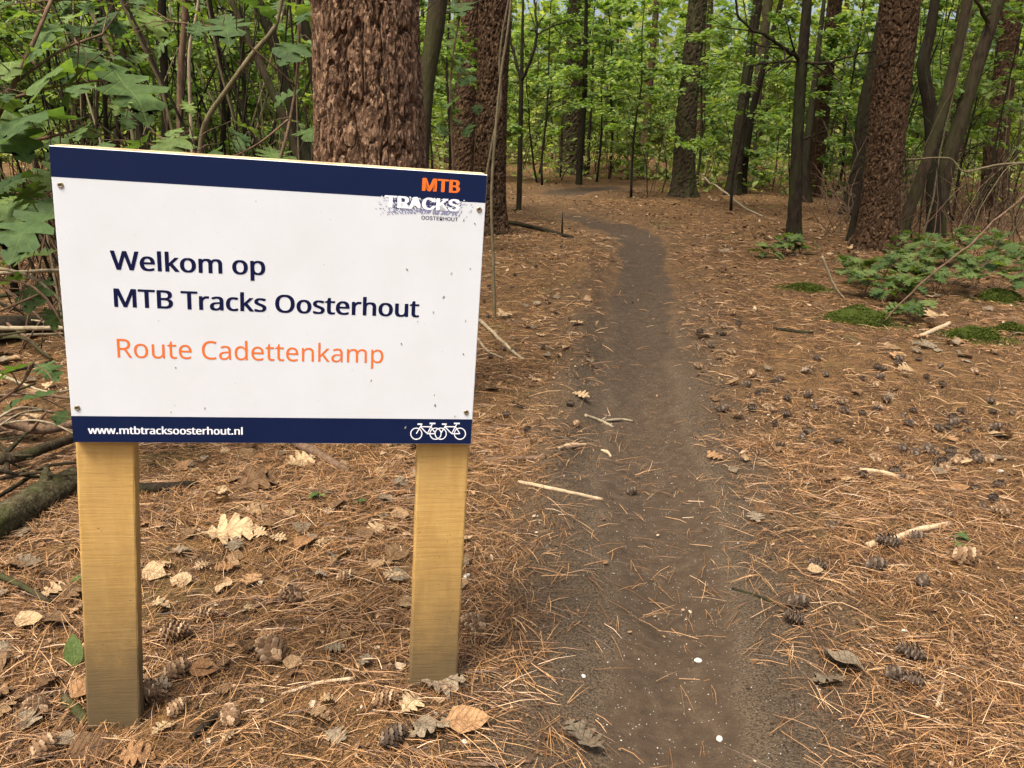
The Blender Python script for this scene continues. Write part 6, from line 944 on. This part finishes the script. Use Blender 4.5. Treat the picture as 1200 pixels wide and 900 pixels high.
stick('twig', [(686, 488, 4), (705, 495, 4.2), (720, 502, 3)], 'short forked twig on the path, left one of a pair', 'pale_twig', 'twig', seed=15, side=1)
stick('twig', [(708, 494, 3.5), (728, 493, 3.6), (742, 495, 3)], 'short level twig on the path, right one of a pair', 'pale_twig', 'twig', seed=16)
stick('wood_chip', [(655, 527, 4), (668, 524, 7), (686, 522, 3)], 'pale splintered wood chip at the left edge of the path', 'bare_wood', 'wood chip', seed=17, rough=.8)
stick('wood_chip', [(704, 528, 2), (711, 531, 5), (716, 536, 2)], 'small wood chip on the path beside a pale splinter', 'bare_wood', 'wood chip', seed=18, rough=.8)
stick('twig', [(570, 540, 5), (600, 539, 6), (640, 537, 5)], 'brown bark strip lying level right of the right post', 'brown_twig', 'twig', seed=19)
stick('stick', [(1016, 642, 8.5), (1050, 634, 8.5), (1078, 625, 8), (1112, 616, 7)], 'thick tan stick lying on the needles right of the path', 'bare_wood', 'stick', seed=20, side=1)
stick('stick', [(1007, 553, 6.5), (1035, 556, 6), (1068, 565, 6)], 'pale straight stick among pine cones right of the path', 'bare_wood', 'stick', seed=21)
stick('twig', [(858, 690, 3), (890, 700, 3.4), (922, 714, 3.6)], 'dark thin twig ending at a pine cone on the right verge', 'dark_bark', 'twig', seed=22)
stick('twig', [(1112, 783, 4.5), (1145, 800, 5), (1172, 820, 5), (1182, 838, 4)], 'bent brown twig in the lower right corner', 'brown_twig', 'twig', seed=23)
stick('twig', [(1098, 830, 4.5), (1102, 805, 4.5), (1104, 788, 4)], 'short upright-lying tan twig in the lower right', 'bare_wood', 'twig', seed=24)
stick('twig', [(1115, 876, 3), (1150, 884, 3.4), (1195, 886, 3.4)], 'thin twig along the bottom right edge', 'brown_twig', 'twig', seed=25)
stick('stick', [(1036, 378, 1.8, 0), (1060, 352, 2.2, 0), (1110, 308, 2.6, .1), (1160, 268, 2.8, .2), (1215, 224, 3, .3)], 'long thin grey stick slanting up to the right over the plants', 'brown_twig', 'stick', seed=26, side=0, Y=5.2, rough=.05)
stick('twig', [(1205, 191, 2.6), (1165, 194, 2.4), (1130, 201, 2), (1112, 186, 1.6), (1060, 187, 1.2)], 'pale dead twig reaching in from the right edge', 'olive_twig', 'twig', seed=27, Y=6.5, side=3, rough=.05)
stick('fallen_branch', [(815, 215, 2, .3), (845, 232, 2.2, .15), (880, 246, 2.4, .05), (912, 257, 2.4, 0)], 'pale fallen branch leaning between the trunks beyond the path', 'pale_twig', 'branch', seed=28, side=2)
stick('twig', [(963, 300, 3, 0), (975, 330, 3, 0), (985, 345, 2.6, 0), (1003, 365, 2.4, 0)], 'pale arching twig in front of the stout pine', 'pale_twig', 'twig', seed=29, Y=6.2)
stick('twig', [(905, 386, 4), (935, 390, 4.4), (952, 391, 3.6)], 'dark twig lying left of the moss cushion', 'dark_bark', 'twig', seed=30)
stick('fallen_branch', [(575, 262, 5, .02), (610, 266, 5, .01), (640, 272, 5), (672, 280, 4)], 'dark fallen branch on the left bank of the path', 'dark_bark', 'branch', seed=31, side=2)
stick('stick', [(1078, 396, 5), (1095, 388, 6), (1112, 380, 5)], 'tan broken stick between two moss cushions', 'bare_wood', 'stick', seed=32)
stick('twig', [(330, 815, 4), (380, 800, 4.4), (415, 796, 4)], 'thin tan twig between the two posts near the bottom', 'bare_wood', 'twig', seed=33)
stick('twig', [(280, 718, 5), (305, 710, 6), (330, 702, 6)], 'brown twig running to a pine cone between the posts', 'brown_twig', 'twig', seed=34)
stick('twig', [(225, 868, 8), (245, 848, 9), (258, 838, 7)], 'dark twig stub at the foot of the left post', 'dark_bark', 'twig', seed=35)
stick('twig', [(480, 878, 5), (520, 893, 6), (556, 897, 5), (620, 893, 4)], 'reddish bent twig along the bottom edge', 'brown_twig', 'twig', seed=36)
stick('bark_piece', [(75, 822, 12), (90, 838, 14), (103, 850, 11)], 'grey piece of rotten wood against the left post', 'log_bark', 'wood', seed=37, rough=.3)
stick('fallen_branch', [(60, 712, 6, .01), (10, 690, 7, .02), (-30, 680, 8, .02)], 'grey branch lying left of the left post', 'grey_bark', 'branch', seed=38)

for k in range(26):                                   # the twig pile at the left edge
    rk = rng_(7000 + k); px, py = rk.uniform(-30, 70), rk.uniform(330, 590); a = rk.uniform(-.9, .9); L = rk.uniform(35, 95)
    stick('twig', [(px - L * math.cos(a), py - L * .5 * math.sin(a), rk.uniform(2, 5), rk.uniform(0, .12)), (px, py + rk.normal(0, 5), rk.uniform(2, 4.5), rk.uniform(.02, .12)), (px + L * .7 * math.cos(a), py + L * .4 * math.sin(a), rk.uniform(1.5, 3), rk.uniform(0, .14))], 'thin dead twig in the pile at the left edge', str(rk.choice(['brown_twig', 'dark_bark', 'grey_bark', 'pale_twig'])), 'twig', 'twigs of the pile at the left edge', seed=300 + k, side=int(rk.integers(0, 3)))
# pine cones: overlapping scales in a spiral round a core
def cone_mesh(seed, m, openness=.5, L=.055, n=64):
    rg = rng_(seed); mb = MB(); R = L * .36; prof = lambda t: R * (np.sin(np.clip(t, 0, 1) ** .72 * PI * .94) ** .75 * .82 + .10)
    k = np.arange(9) / 8; th = np.linspace(0, 2 * PI, 10, endpoint=False)
    V = np.array([(prof(t) * .62 * math.cos(q), prof(t) * .62 * math.sin(q), t * L) for t in k for q in th]); Q = [[i * 10 + j, i * 10 + (j + 1) % 10, (i + 1) * 10 + (j + 1) % 10, (i + 1) * 10 + j] for i in range(8) for j in range(10)]; mb.add(V, Q)
    for i in range(n):
        t = (i + .5) / n; a = i * 2.39996; r = prof(t); w = r * .50 + .0012; s = rg.uniform(.85, 1.15); op = openness * (1 - .45 * t) * rg.uniform(.7, 1.2)
        def P(rad, tt, sd): x, y = math.cos(a), math.sin(a); return (rad * x - sd * y, rad * y + sd * x, tt * L)
        t1 = t + .10 * (1 - op * .7); rr = r * (1.0 + .42 * op)
        mb.add([P(r * .5, t - .03, 0), P(r * .9, t + .02, w * .55 * s), P(rr, t1, w * .5 * s), P(rr * 1.03, t1 + .028, 0), P(rr, t1, -w * .5 * s), P(r * .9, t + .02, -w * .55 * s), P(rr * 1.12, t1 - .004, 0)],
               None, [[0, 1, 6], [1, 2, 6], [2, 3, 6], [3, 4, 6], [4, 5, 6], [5, 0, 6]])
    return mb.mesh('pine_cone_%d' % seed, m, False)
CONES = [cone_mesh(1, M['cone'], .35), cone_mesh(2, M['cone'], .6), cone_mesh(3, M['cone_dark'], .4), cone_mesh(4, M['cone_dark'], .6, .05)]
def cone(px, py, size_px, kind, az, label, group=None, xy=None, up=0.0):
    g = ground(px, py) if xy is None else np.array([xy[0], xy[1], float(gz(np.array([xy[0]]), np.array([xy[1]]))[0])])
    L = size_px * scale_at(g) if xy is None else size_px; s = L / .055
    o = link('pine_cone', CONES[kind]); o.scale = (s, s, s); o.rotation_euler = (0, PI / 2 - .12 - up, az); o.location = (g[0] - .5 * L * math.cos(az), g[1] - .5 * L * math.sin(az), g[2] + (.012 + .009 * ((px * 7 + py * 3 + az * 5) % 1.0 if xy is None else (az * 3.7) % 1.0)) * s)
    return tag(o, label, 'pine cone', group)
CN = [(172, 823, 40, 0, .1, 'glossy brown pine cone touching the right side of the left post'), (206, 836, 26, 0, 1.2, 'half buried pine cone right of a glossy one by the left post'), (205, 750, 34, 0, .3, 'brown pine cone low between posts, just below a small pale one'),
      (239, 727, 26, 1, .4, 'small pale pine cone above a brown one between the posts'), (206, 793, 32, 1, 1.0, 'weathered pale pine cone above the glossy one by the left post'), (318, 772, 42, 1, 2.4, 'large open pine cone in the middle between the posts'),
      (342, 706, 27, 1, 2.9, 'pale pine cone at the end of a brown twig'), (271, 846, 32, 0, 2.0, 'brown pine cone on the litter right of the left post, lowest'), (52, 886, 34, 1, 1.3, 'pine cone in the bottom left corner'), (45, 836, 32, 0, 2.8, 'faded pine cone left of the foot of the left post'),
      (556, 739, 32, 0, 2.6, 'brown open pine cone just right of the right post'), (450, 826, 30, 0, .4, 'brown pine cone in front of the right post'), (460, 872, 34, 2, .7, 'dark pine cone near the bottom edge below the right post'), (404, 681, 22, 0, .6, 'reddish pine cone touching the left edge of the right post'),
      (740, 579, 15, 3, .6, 'small black pine cone lying alone on the bare path'), (933, 711, 26, 2, .2, 'dark pine cone on the right verge at the end of a twig'), (929, 731, 26, 3, 2.7, 'blackish pine cone just below another on the right verge'),
      (1066, 774, 32, 2, 2.7, 'dark pine cone, upper of three in the lower right'), (1046, 796, 26, 3, .3, 'black pine cone, left of three in the lower right'), (1069, 804, 30, 3, 3.0, 'black pine cone, lowest of three in the lower right'), (1080, 687, 22, 3, .9, 'black upright pine cone right of a dark twig'),
      (958, 667, 22, 2, 2.8, 'dark pine cone left of the thick tan stick'), (1024, 668, 26, 2, .2, 'dark pine cone just below the thick tan stick'), (974, 621, 16, 3, 1.4, 'small black pine cone above the right verge'), (1040, 642, 26, 2, 2.9, 'dark pine cone under the thick tan stick'), (1128, 661, 32, 0, .1, 'light brown pine cone right of the thick tan stick'), (1072, 634, 20, 2, .2, 'small pine cone behind the thick tan stick')]
for q in CN: cone(q[0], q[1], q[2], q[3], q[4], q[5])
rg = rng_(4242)
CL = [(1100, 540, 55, 14, 16), (1030, 560, 40, 14, 6), (900, 445, 45, 14, 9), (880, 475, 60, 25, 9), (1050, 440, 80, 24, 14), (930, 505, 60, 22, 9), (1150, 480, 40, 30, 8), (850, 395, 45, 26, 9), (1060, 500, 70, 20, 9), (1000, 470, 60, 20, 7), (1150, 590, 40, 30, 6)]
for cx, cy, sx, sy, n in CL:
    for k in range(n):
        px, py = rg.normal(cx, sx * .55), rg.normal(cy, sy * .55)
        if px > 1230 or px < 815: continue
        g = ground(px, py); cone(0, 0, rg.uniform(.035, .055), int(rg.choice([0, 1, 2, 2, 3, 3])), rg.uniform(0, 6.28), 'small pine cone among the many scattered on the needles right of the path', 'pine cones scattered right of the path', (g[0], g[1]))
for k in range(26):
    px, py = rg.uniform(560, 700), rg.uniform(280, 520)
    g = ground(px, py)
    if trail_at(g[0], g[1]) < 1.0: continue
    cone(0, 0, rg.uniform(.03, .045), int(rg.choice([0, 2, 3])), rg.uniform(0, 6.28), 'small dark pine cone on the bank between board and path', 'pine cones on the left bank', (g[0], g[1]))

# dead leaves
DL = []
for i in range(6):
    V, T = leaf_tpl(OAK if i < 4 else HERB, [.12, .2, .06, .3, .2, .35][i], [.25, -.2, .12, .5, .3, -.3][i], [.03, .05, .05, .06, .03, .05][i], i, .22); V[:, 2] -= V[:, 2].min() * .6; mb = MB(); mb.add(V, None, T)
    DL.append({k: mb.mesh('dead_leaf_%d_%s' % (i, k), M[k], True) for k in ('dead_leaf', 'pale_leaf', 'grey_leaf', 'orange_leaf')})
def dleaf(px, py, L_px, var, az, m, label, group=None, xy=None, flip=False, tilt=0.0, lift=.013):
    g = ground(px, py) if xy is None else np.array([xy[0], xy[1], float(gz(np.array([xy[0]]), np.array([xy[1]]))[0])])
    L = L_px * scale_at(g) if xy is None else L_px
    o = link('dead_leaf', DL[var][m]); o.scale = (L, L, L); o.rotation_euler = (PI + tilt if flip else tilt, 0, az); o.location = (g[0] - .5 * L * math.cos(az), g[1] - .5 * L * math.sin(az), g[2] + lift + (.06 * L if flip else 0)); return tag(o, label, 'dead leaf', group)
for q in [(273, 628, 68, 2, .35, 'pale_leaf', 'large pale oak leaf on the litter between the posts'), (683, 872, 62, 1, 2.3, 'grey_leaf', 'crumpled pale oak leaf at the bottom edge beside the path'), (548, 852, 52, 5, .05, 'orange_leaf', 'orange-brown dry leaf below the foot of the right post'), (505, 860, 56, 2, 3.6, 'grey_leaf', 'grey brittle leaf left of the orange-brown one below the right post'),
          (520, 806, 52, 1, .1, 'grey_leaf', 'tan leaf lying against the foot of the right post'), (482, 832, 38, 3, 1.0, 'pale_leaf', 'pale curled leaf in front of the right post'), (985, 782, 56, 5, 2.4, 'grey_leaf', 'flat grey-green leaf on the right verge of the path'), (970, 802, 40, 2, 3.2, 'grey_leaf', 'pale leaf just below the flat grey-green one'),
          (352, 546, 40, 1, .8, 'pale_leaf', 'pale leaf beside the brown branch under the board'), (305, 572, 56, 3, .5, 'dead_leaf', 'large brown curled leaf under the middle of the board'), (465, 652, 38, 4, 1.2, 'dead_leaf', 'brown leaf at the left side of the right post'), (35, 733, 34, 5, .1, 'pale_leaf', 'pale leaf left of the left post'),
          (85, 700, 40, 3, 1.4, 'dead_leaf', 'brown leaf leaning on the left post'), (240, 790, 34, 4, .2, 'orange_leaf', 'orange leaf between pine cones near the left post'), (110, 885, 60, 4, .5, 'dead_leaf', 'tan leaf at the bottom edge in front of the left post'), (160, 893, 44, 3, .1, 'orange_leaf', 'orange leaf at the bottom edge right of the left post'),
          (1085, 371, 28, 1, .3, 'pale_leaf', 'pale oak leaf beside the moss cushion'), (1095, 385, 26, 0, 1.8, 'orange_leaf', 'orange leaf below the pale one at the moss cushion'), (822, 397, 20, 5, 2.8, 'grey_leaf', 'grey leaf at the right edge of the path halfway up'), (1060, 435, 22, 0, .2, 'pale_leaf', 'pale leaf lying alone in the brown litter right of the path'),
          (1170, 513, 30, 4, 3.0, 'pale_leaf', 'bright pale leaf at the right edge'), (1085, 408, 26, 1, .6, 'grey_leaf', 'grey-brown leaf left of the right moss cushion'), (590, 372, 24, 3, 1.0, 'dead_leaf', 'brown leaf on the bank right of the board'), (955, 672, 20, 4, .1, 'pale_leaf', 'small pale leaf beside dark cones on the right verge')]:
    dleaf(*q[:6], q[6], tilt=.3)
def scatter_leaves(n, box, label, group, L=(.05, .10), kinds=('dead_leaf', 'dead_leaf', 'dead_leaf', 'grey_leaf', 'grey_leaf', 'pale_leaf', 'orange_leaf')):
    k = 0
    while k < n:
        px = rg.uniform(box[0], box[2]); py = rg.uniform(box[1], box[3]); g = ground(px, py)
        if trail_at(g[0], g[1]) < 1.25: continue
        dleaf(0, 0, rg.uniform(*L), int(rg.integers(6)), rg.uniform(0, 6.28), str(rg.choice(list(kinds))), label, group, (g[0], g[1]), bool(rg.random() < .4), rg.normal(0, .3)); k += 1
scatter_leaves(105, (150, 515, 560, 690), 'dry oak leaf in the litter under the board', 'dry leaves in the litter under the board', (.03, .078), ('dead_leaf', 'dead_leaf', 'dead_leaf', 'pale_leaf', 'orange_leaf', 'grey_leaf'))
scatter_leaves(22, (-20, 560, 120, 890), 'dry oak leaf on the ground left of the left post', 'dry leaves left of the left post', (.05, .09))
scatter_leaves(26, (170, 700, 560, 895), 'small dry leaf among needles between the posts', 'dry leaves between the posts', (.03, .06))
scatter_leaves(40, (1040, 300, 1230, 420), 'dry leaf near the green plants on the right', 'dry leaves by the plants on the right', (.06, .11))
scatter_leaves(90, (830, 232, 1230, 300), 'pale dry leaf on the ground among the trunks on the right', 'dry leaves among the right-hand trunks', (.08, .15), ('pale_leaf', 'dead_leaf', 'pale_leaf', 'grey_leaf'))
scatter_leaves(26, (820, 400, 1200, 620), 'faded dry leaf among the pine cones right of the path', 'dry leaves among the cones', (.04, .08))
scatter_leaves(22, (560, 240, 720, 480), 'faded dry leaf on the bank left of the path', 'dry leaves on the left bank', (.04, .09))
scatter_leaves(18, (-10, 300, 80, 560), 'dry leaf in the twig pile left of the board', 'dry leaves in the twig pile', (.06, .10))

# white pebbles on the path
def pebble_mesh(seed):
    rg2 = rng_(seed); mb = MB(); n, k = 12, 7; V = []
    for i in range(k):
        f = i / (k - 1) * PI; V += [(math.sin(f) * math.cos(q), .75 * math.sin(f) * math.sin(q), .5 * math.cos(f)) for q in np.linspace(0, 2 * PI, n, endpoint=False)]
    V = np.array(V); V *= 1 + .25 * fbm(V[:, 0] * 1.3 + seed, V[:, 1] * 1.3, V[:, 2] * 2, seed, 2)[:, None]; mb.add(V, [[i * n + j, i * n + (j + 1) % n, (i + 1) * n + (j + 1) % n, (i + 1) * n + j] for i in range(k - 1) for j in range(n)]); return mb
tpb = NT('pebble'); M['pebble'] = tpb.done(tpb.bsdf(tpb.ramp(tpb.noise(tpb.coord('Object'), 3, 4), [(.35, (.34, .30, .24)), (.65, (.54, .50, .42))]), .7, .3))
PB = [pebble_mesh(i).mesh('pebble_%d' % i, M['pebble']) for i in range(4)]
for i, (px, py, s, lb) in enumerate([(818, 775, 10, 'white pebble in the middle of the path, upper of two'), (843, 867, 11, 'white pebble on the path near the bottom edge'), (1060, 740, 8, 'yellowish pebble on the right verge'), (547, 676, 10, 'pale grey pebble right of the right post'), (510, 838, 9, 'white pebble below the foot of the right post'), (545, 870, 9, 'white pebble beside the orange-brown leaf'), (684, 793, 7, 'small white pebble at the left edge of the path'), (1172, 513 + 40, 8, 'pale pebble near the right edge')]):
    g = ground(px, py); r = .5 * s * scale_at(g); o = link('pebble', PB[i % 4]); o.location = (g[0], g[1], g[2] + r * .25); o.scale = (r, r, r); o.rotation_euler = (.2, .1, i * 1.3); tag(o, lb, 'pebble')
for i in range(60):
    px, py = rg.uniform(560, 1000), rg.uniform(540, 895); g = ground(px, py); r = rg.uniform(.0012, .0026)
    o = link('pebble', PB[i % 4]); o.location = (g[0], g[1], g[2] + r * .3); o.scale = (r, r, r); o.rotation_euler = (0, 0, rg.uniform(0, 6)); tag(o, 'tiny pale pebble in the sand of the path', 'pebble', 'tiny pebbles of the path')

# moss cushions
def moss(px, py, wpx, hpx, label, seed):
    g = ground(px, py); s = scale_at(g); a = .5 * wpx * s; h = max(.022, .5 * hpx * s); b = a * .7; rg2 = rng_(seed); n = 7000
    q = rg2.uniform(0, 2 * PI, n); r = np.where(np.arange(n) < n * .72, np.sqrt(rg2.random(n)), 1 + .95 * rg2.random(n) ** 1.9); u, v = r * np.cos(q), r * np.sin(q); lump = 1 + .4 * fbm(u * 2.2, v * 2.2, seed=seed); edge = 1 + .35 * fbm(np.cos(q) * 1.5, np.sin(q) * 1.5, seed=seed + 2)
    x, y = a * u * edge, b * v * edge; z = h * np.sqrt(np.clip(1 - r * r, 0, 1)) * lump
    mb = MB(); V, F = rot_leaves(leaf_tpl([(0, .12), (.5, .2), (1, .02)], .2, .3), np.stack([x, y, z], 1), rg2.uniform(0, 6.3, n), rg2.uniform(.1, 1.3, n), rg2.normal(0, .6, n), rg2.uniform(.006, .015, n)); mb.add(V, None, F)
    k = 14; base = [(0, 0, h * .96)]; T = []
    for i in range(1, 7):
        for j in range(k):
            th = j / k * 2 * PI; rr = i / 6; e = 1 + .35 * float(fbm(np.array([math.cos(th) * 1.5]), np.array([math.sin(th) * 1.5]), seed=seed + 2)[0]); base.append((a * rr * math.cos(th) * e, b * rr * math.sin(th) * e, h * .96 * math.sqrt(max(0, 1 - rr * rr)) - .01 * (i == 6)))
    Q = [[1 + i * k + j, 1 + i * k + (j + 1) % k, 1 + (i + 1) * k + (j + 1) % k, 1 + (i + 1) * k + j] for i in range(5) for j in range(k)]; T = [[0, 1 + j, 1 + (j + 1) % k] for j in range(k)]; mb.add(base, Q, T)
    o = mb.obj('moss_cushion', M['moss']); o.location = g; tag(o, label, 'moss')
moss(1008, 378, 76, 34, 'bright green moss cushion at the foot of the plants', 1)
moss(1140, 396, 60, 24, 'low dark green moss cushion near the right edge', 2)
moss(1172, 352, 50, 24, 'moss cushion under the plants at the right edge', 3)
moss(945, 338, 40, 10, 'thin moss patch on the litter left of the plants', 4)
moss(1185, 388, 34, 16, 'small moss cushion at the right edge', 5)

# ------------------------------------------------------------------ green plants; every leaf a part of its plant
LEAFM = {k: None for k in ()}
def leaf_mesh(name, half, m, fold, curl, seed, wave=.02):
    V, T = leaf_tpl(half, fold, curl, wave, seed, .14); mb = MB(); mb.add(V, None, T); return mb.mesh(name, m, True)
OAKL = [leaf_mesh('oak_leaf_%d' % i, OAK, M['leaf_oak'], [.12, .2, .05][i], [.35, .2, .5][i], 20 + i, [.03, .04, .05][i]) for i in range(3)]
HERBL = [leaf_mesh('seedling_leaf_%d' % i, OAK if i < 2 else HERB, M['leaf_herb'], .15, [.3, .5, .3][i], 30 + i) for i in range(3)]
def put_leaf(parent, org, p, az, tilt, roll, L, me):
    o = link('leaf', me, parent); o.location = np.asarray(p) - org; o.scale = (L, L, L); o.rotation_euler = (Matrix.Rotation(az, 3, 'Z') @ Matrix.Rotation(-tilt, 3, 'Y') @ Matrix.Rotation(roll, 3, 'X')).to_euler(); return o
def oak(name, label, Y, stems, leaves, base_px, seed, rnd=0, box=None, Lr=(.10, .16)):
    """stems: polylines in photo pixels at depth Y (+dy); leaves: (px, py, len px, dy)"""
    g = at_y(base_px[0], base_px[1], Y); g[2] = float(gz(np.array([g[0]]), np.array([g[1]]))[0]); root = empty(name, g, label, 'oak sapling'); rg2 = rng_(seed)
    node = []
    for st in stems:
        P = np.array([[*at_y(q[0], q[1], Y + q[3]), .5 * q[2] / FPX * Y] for q in st]); C = spline(P, 7 * len(P)); b = MB(); V, Q, T = tube_geo(C[:, :3], C[:, 3], 7); b.add(V, Q, T); b.obj('branch', M['brown_twig'], root, True, g); node.append(C[:, :3])
    node = np.concatenate(node); lv = [(q[0], q[1], q[2], q[3]) for q in leaves]
    for _ in range(rnd): lv.append((rg2.uniform(box[0], box[2]), rg2.uniform(box[1], box[3]), None, rg2.uniform(-.25, .6)))
    pet = MB()
    for px, py, L, dy in lv:
        p = at_y(px, py, Y + dy); Lw = L / FPX * (Y + dy) * .92 if L else rg2.uniform(*Lr); az = -PI / 2 + rg2.normal(0, 1.0); tl = -rg2.uniform(.15, .75)
        q = p - .5 * Lw * np.array([math.cos(az) * math.cos(tl), math.sin(az) * math.cos(tl), math.sin(tl)])
        put_leaf(root, g, q, az, tl, rg2.normal(0, .25), Lw, OAKL[rg2.integers(3)])
        j = int(np.argmin(np.linalg.norm(node - q, axis=1))); a = node[j]
        if np.linalg.norm(a - q) < .55:
            V, Q, T = tube_geo(np.array([a, (a + q) / 2 + [0, 0, .015], q]), [.0022, .0018, .0012], 5, False); pet.add(V, Q)
    if pet.n: pet.obj('leaf_stalk', M['brown_twig'], root, True, g)['kind'] = 'stuff'
    return root
oak('oak_sapling', 'oak sapling with big lobed leaves crowding the left edge', 2.7, [[(-90, 330, 9, .2), (-50, 240, 8, .1), (-10, 150, 7, 0), (30, 70, 5, 0), (60, 0, 4, .1)], [(-30, 190, 5, .1), (20, 170, 4, 0), (60, 160, 3, -.1), (100, 150, 2.5, -.1)], [(-60, 262, 5, .1), (0, 255, 4, 0), (40, 235, 3, .1), (75, 215, 2, .1)], [(0, 120, 4, 0), (50, 105, 3, -.1), (110, 95, 2.5, 0), (160, 95, 2, .1)], [(20, 95, 4, 0), (70, 60, 3, .1), (120, 40, 2.5, .1)]],
    [(14, 75, 60, 0), (45, 62, 75, 0), (55, 38, 66, .1), (95, 34, 60, .2), (62, 88, 92, -.1), (92, 98, 96, 0), (150, 102, 108, 0), (44, 138, 112, -.2), (12, 162, 92, -.2), (78, 165, 70, .2), (20, 208, 70, 0), (62, 205, 66, .2), (38, 266, 118, -.3), (8, 250, 70, -.1), (30, 228, 76, 0), (-14, 110, 90, -.1), (20, 20, 70, .1), (100, 66, 60, .3), (125, 25, 56, .3), (-10, 290, 90, -.2), (40, 300, 60, .2), (10, 130, 70, .1)], (-90, 330), 71, 80, (-60, -40, 170, 250), (.06, .115))
oak('oak_sapling', 'low oak sprout with lobed leaves between twigs left of the board', 2.3, [[(-40, 500, 5, 0), (0, 470, 4, 0), (25, 450, 3, 0), (40, 425, 2.5, 0)], [(-40, 380, 4, .2), (10, 360, 3, .2), (45, 345, 2.5, .2)]],
    [(36, 466, 72, -.1), (22, 430, 58, 0), (55, 432, 46, .1), (-14, 450, 60, 0), (42, 340, 66, .3), (12, 330, 60, .3), (60, 370, 40, .3), (20, 300, 52, .4), (72, 488, 34, .1)], (-40, 520), 72)
oak('oak_sapling', 'thin oak sapling with loose leaves in the thicket above the board', 3.6, [[(300, 260, 4, 0), (330, 180, 3.6, 0), (345, 110, 3, .1), (350, 40, 2.6, .1), (345, -20, 2.4, .1)], [(338, 140, 2.6, 0), (300, 170, 2, -.1), (260, 185, 1.6, -.1), (200, 175, 1.4, 0)], [(345, 100, 2.4, .1), (300, 60, 2, 0), (265, 35, 1.6, 0), (200, 25, 1.4, .1)]],
    [(265, 30, 66, 0), (346, 56, 64, 0), (362, 154, 54, 0), (322, 184, 62, 0), (205, 166, 70, 0), (160, 172, 60, .1), (245, 182, 56, 0), (300, 8, 60, .1), (175, 26, 58, .2), (335, 114, 40, .3), (225, 12, 54, .2), (290, 150, 36, .3), (355, 10, 48, 0)], (300, 260), 73, 16, (100, -30, 365, 180), (.08, .13))
oak('oak_sapling', 'oak branch with bright leaves between the pale whip and far pine', 7.5, [[(535, 260, 3, 0), (530, 170, 3, 0), (528, 90, 2.5, 0), (540, 10, 2, 0)]],
    [(540, 8, 44, 0), (522, 60, 30, 0), (545, 95, 30, .1), (530, 120, 30, 0), (548, 150, 26, .1), (525, 30, 30, .2), (552, 70, 26, .2), (520, 150, 26, .2)], (535, 260), 74, 22, (508, -20, 560, 160), (.10, .15))
def seedling(px, py, hpx, n, label, seed, Lr=(.07, .12), spread=.5, herb=True, mesh=None, droop=.25):
    g = ground(px, py); s = scale_at(g); H = hpx * s; root = empty('oak_seedling' if herb else 'green_sprout', g, label, 'plant'); rg2 = rng_(seed); stm = MB(); tips = []
    for k in range(max(1, n // 4)):
        a = rg2.uniform(0, 6.28); e = np.array([math.cos(a), math.sin(a), 0]) * H * spread * rg2.uniform(.3, 1) + [0, 0, H * rg2.uniform(.55, 1)]; C = spline(np.array([[0, 0, -.01], e * [.3, .3, .55], e]), 8); V, Q, T = tube_geo(C, np.linspace(.0028, .0014, 8), 5, False); stm.add(V, Q); tips.append(C)
    stm.obj('stem', M['brown_twig'], root)
    for k in range(n):
        C = tips[k % len(tips)]; p = C[int(rg2.integers(4, 8))]; put_leaf(root, np.zeros(3), p, rg2.uniform(0, 6.28), -rg2.uniform(-.1, droop * 2), rg2.normal(0, .25), rg2.uniform(*Lr), mesh or HERBL[int(rg2.integers(2))])
    return root
SD = [(1012, 348, 26, 10, 'low oak seedling left of the plant patch'), (1045, 352, 40, 14, 'oak seedling in front of the stout pine, left in the patch'), (1072, 338, 40, 14, 'oak seedling in the middle of the plant patch'), (1108, 345, 46, 14, 'oak seedling right of the middle of the patch'), (1140, 340, 46, 14, 'tall oak seedling near the right end of the patch'), (1168, 350, 40, 12, 'oak seedling at the right end of the patch'), (1062, 312, 24, 12, 'oak seedling at the foot of the stout pine'), (1110, 312, 26, 12, 'oak seedling behind the plant patch'), (1150, 315, 30, 10, 'oak seedling behind the right end of the patch'), (1195, 330, 36, 10, 'oak seedling cut by the right edge'),
      (918, 300, 20, 10, 'seedling left of the foot of the dark sapling'), (938, 298, 18, 8, 'seedling at the foot of the dark sapling'), (900, 303, 12, 7, 'tiny seedling beside the dark sapling'), (1062, 372, 22, 6, 'small sprout right of the moss cushion'), (1018, 325, 24, 9, 'seedling left behind the plant patch'), (1085, 300, 24, 10, 'seedling between two slanting trunks')]
for i, q in enumerate(SD): seedling(q[0], q[1], q[2] * 1.3, int(q[3] * 2.2), q[4], 900 + i, (.09, .16), 1.15)
for i in range(9):
    rk = rng_(1200 + i); px, py = rk.uniform(1000, 1200), rk.uniform(298, 362)
    seedling(px, py, rk.uniform(26, 46), 22, 'oak seedling in the dense patch of plants right of the stout pine', 1300 + i, (.08, .15), 1.1)['group'] = 'oak seedlings of the dense patch'
seedling(374, 590, 20, 5, 'small green sprout under the middle of the board', 950, (.022, .034), .9, False, HERBL[2], .1)
seedling(420, 592, 8, 3, 'single round green leaf sprout left of the right post', 951, (.022, .03), .6, False, HERBL[2], .05)
seedling(1118, 638, 14, 3, 'dark green oak leaves lying by the thick tan stick', 952, (.05, .07), .6, False, OAKL[0], .15)
gl = ground(88, 785); o = link('green_leaf', HERBL[2]); o.location = gl + [0, 0, .005]; o.scale = (.075, .055, .075); o.rotation_euler = (0, -1.0, 2.0); tag(o, 'bright green leaf blade standing against the left post', 'leaf')
gl = ground(82, 690); o = link('green_leaf', HERBL[0]); o.location = gl + [0, 0, .02]; o.scale = (.04, .04, .04); o.rotation_euler = (0, -.3, .4); tag(o, 'small green leaf left of the left post', 'leaf')
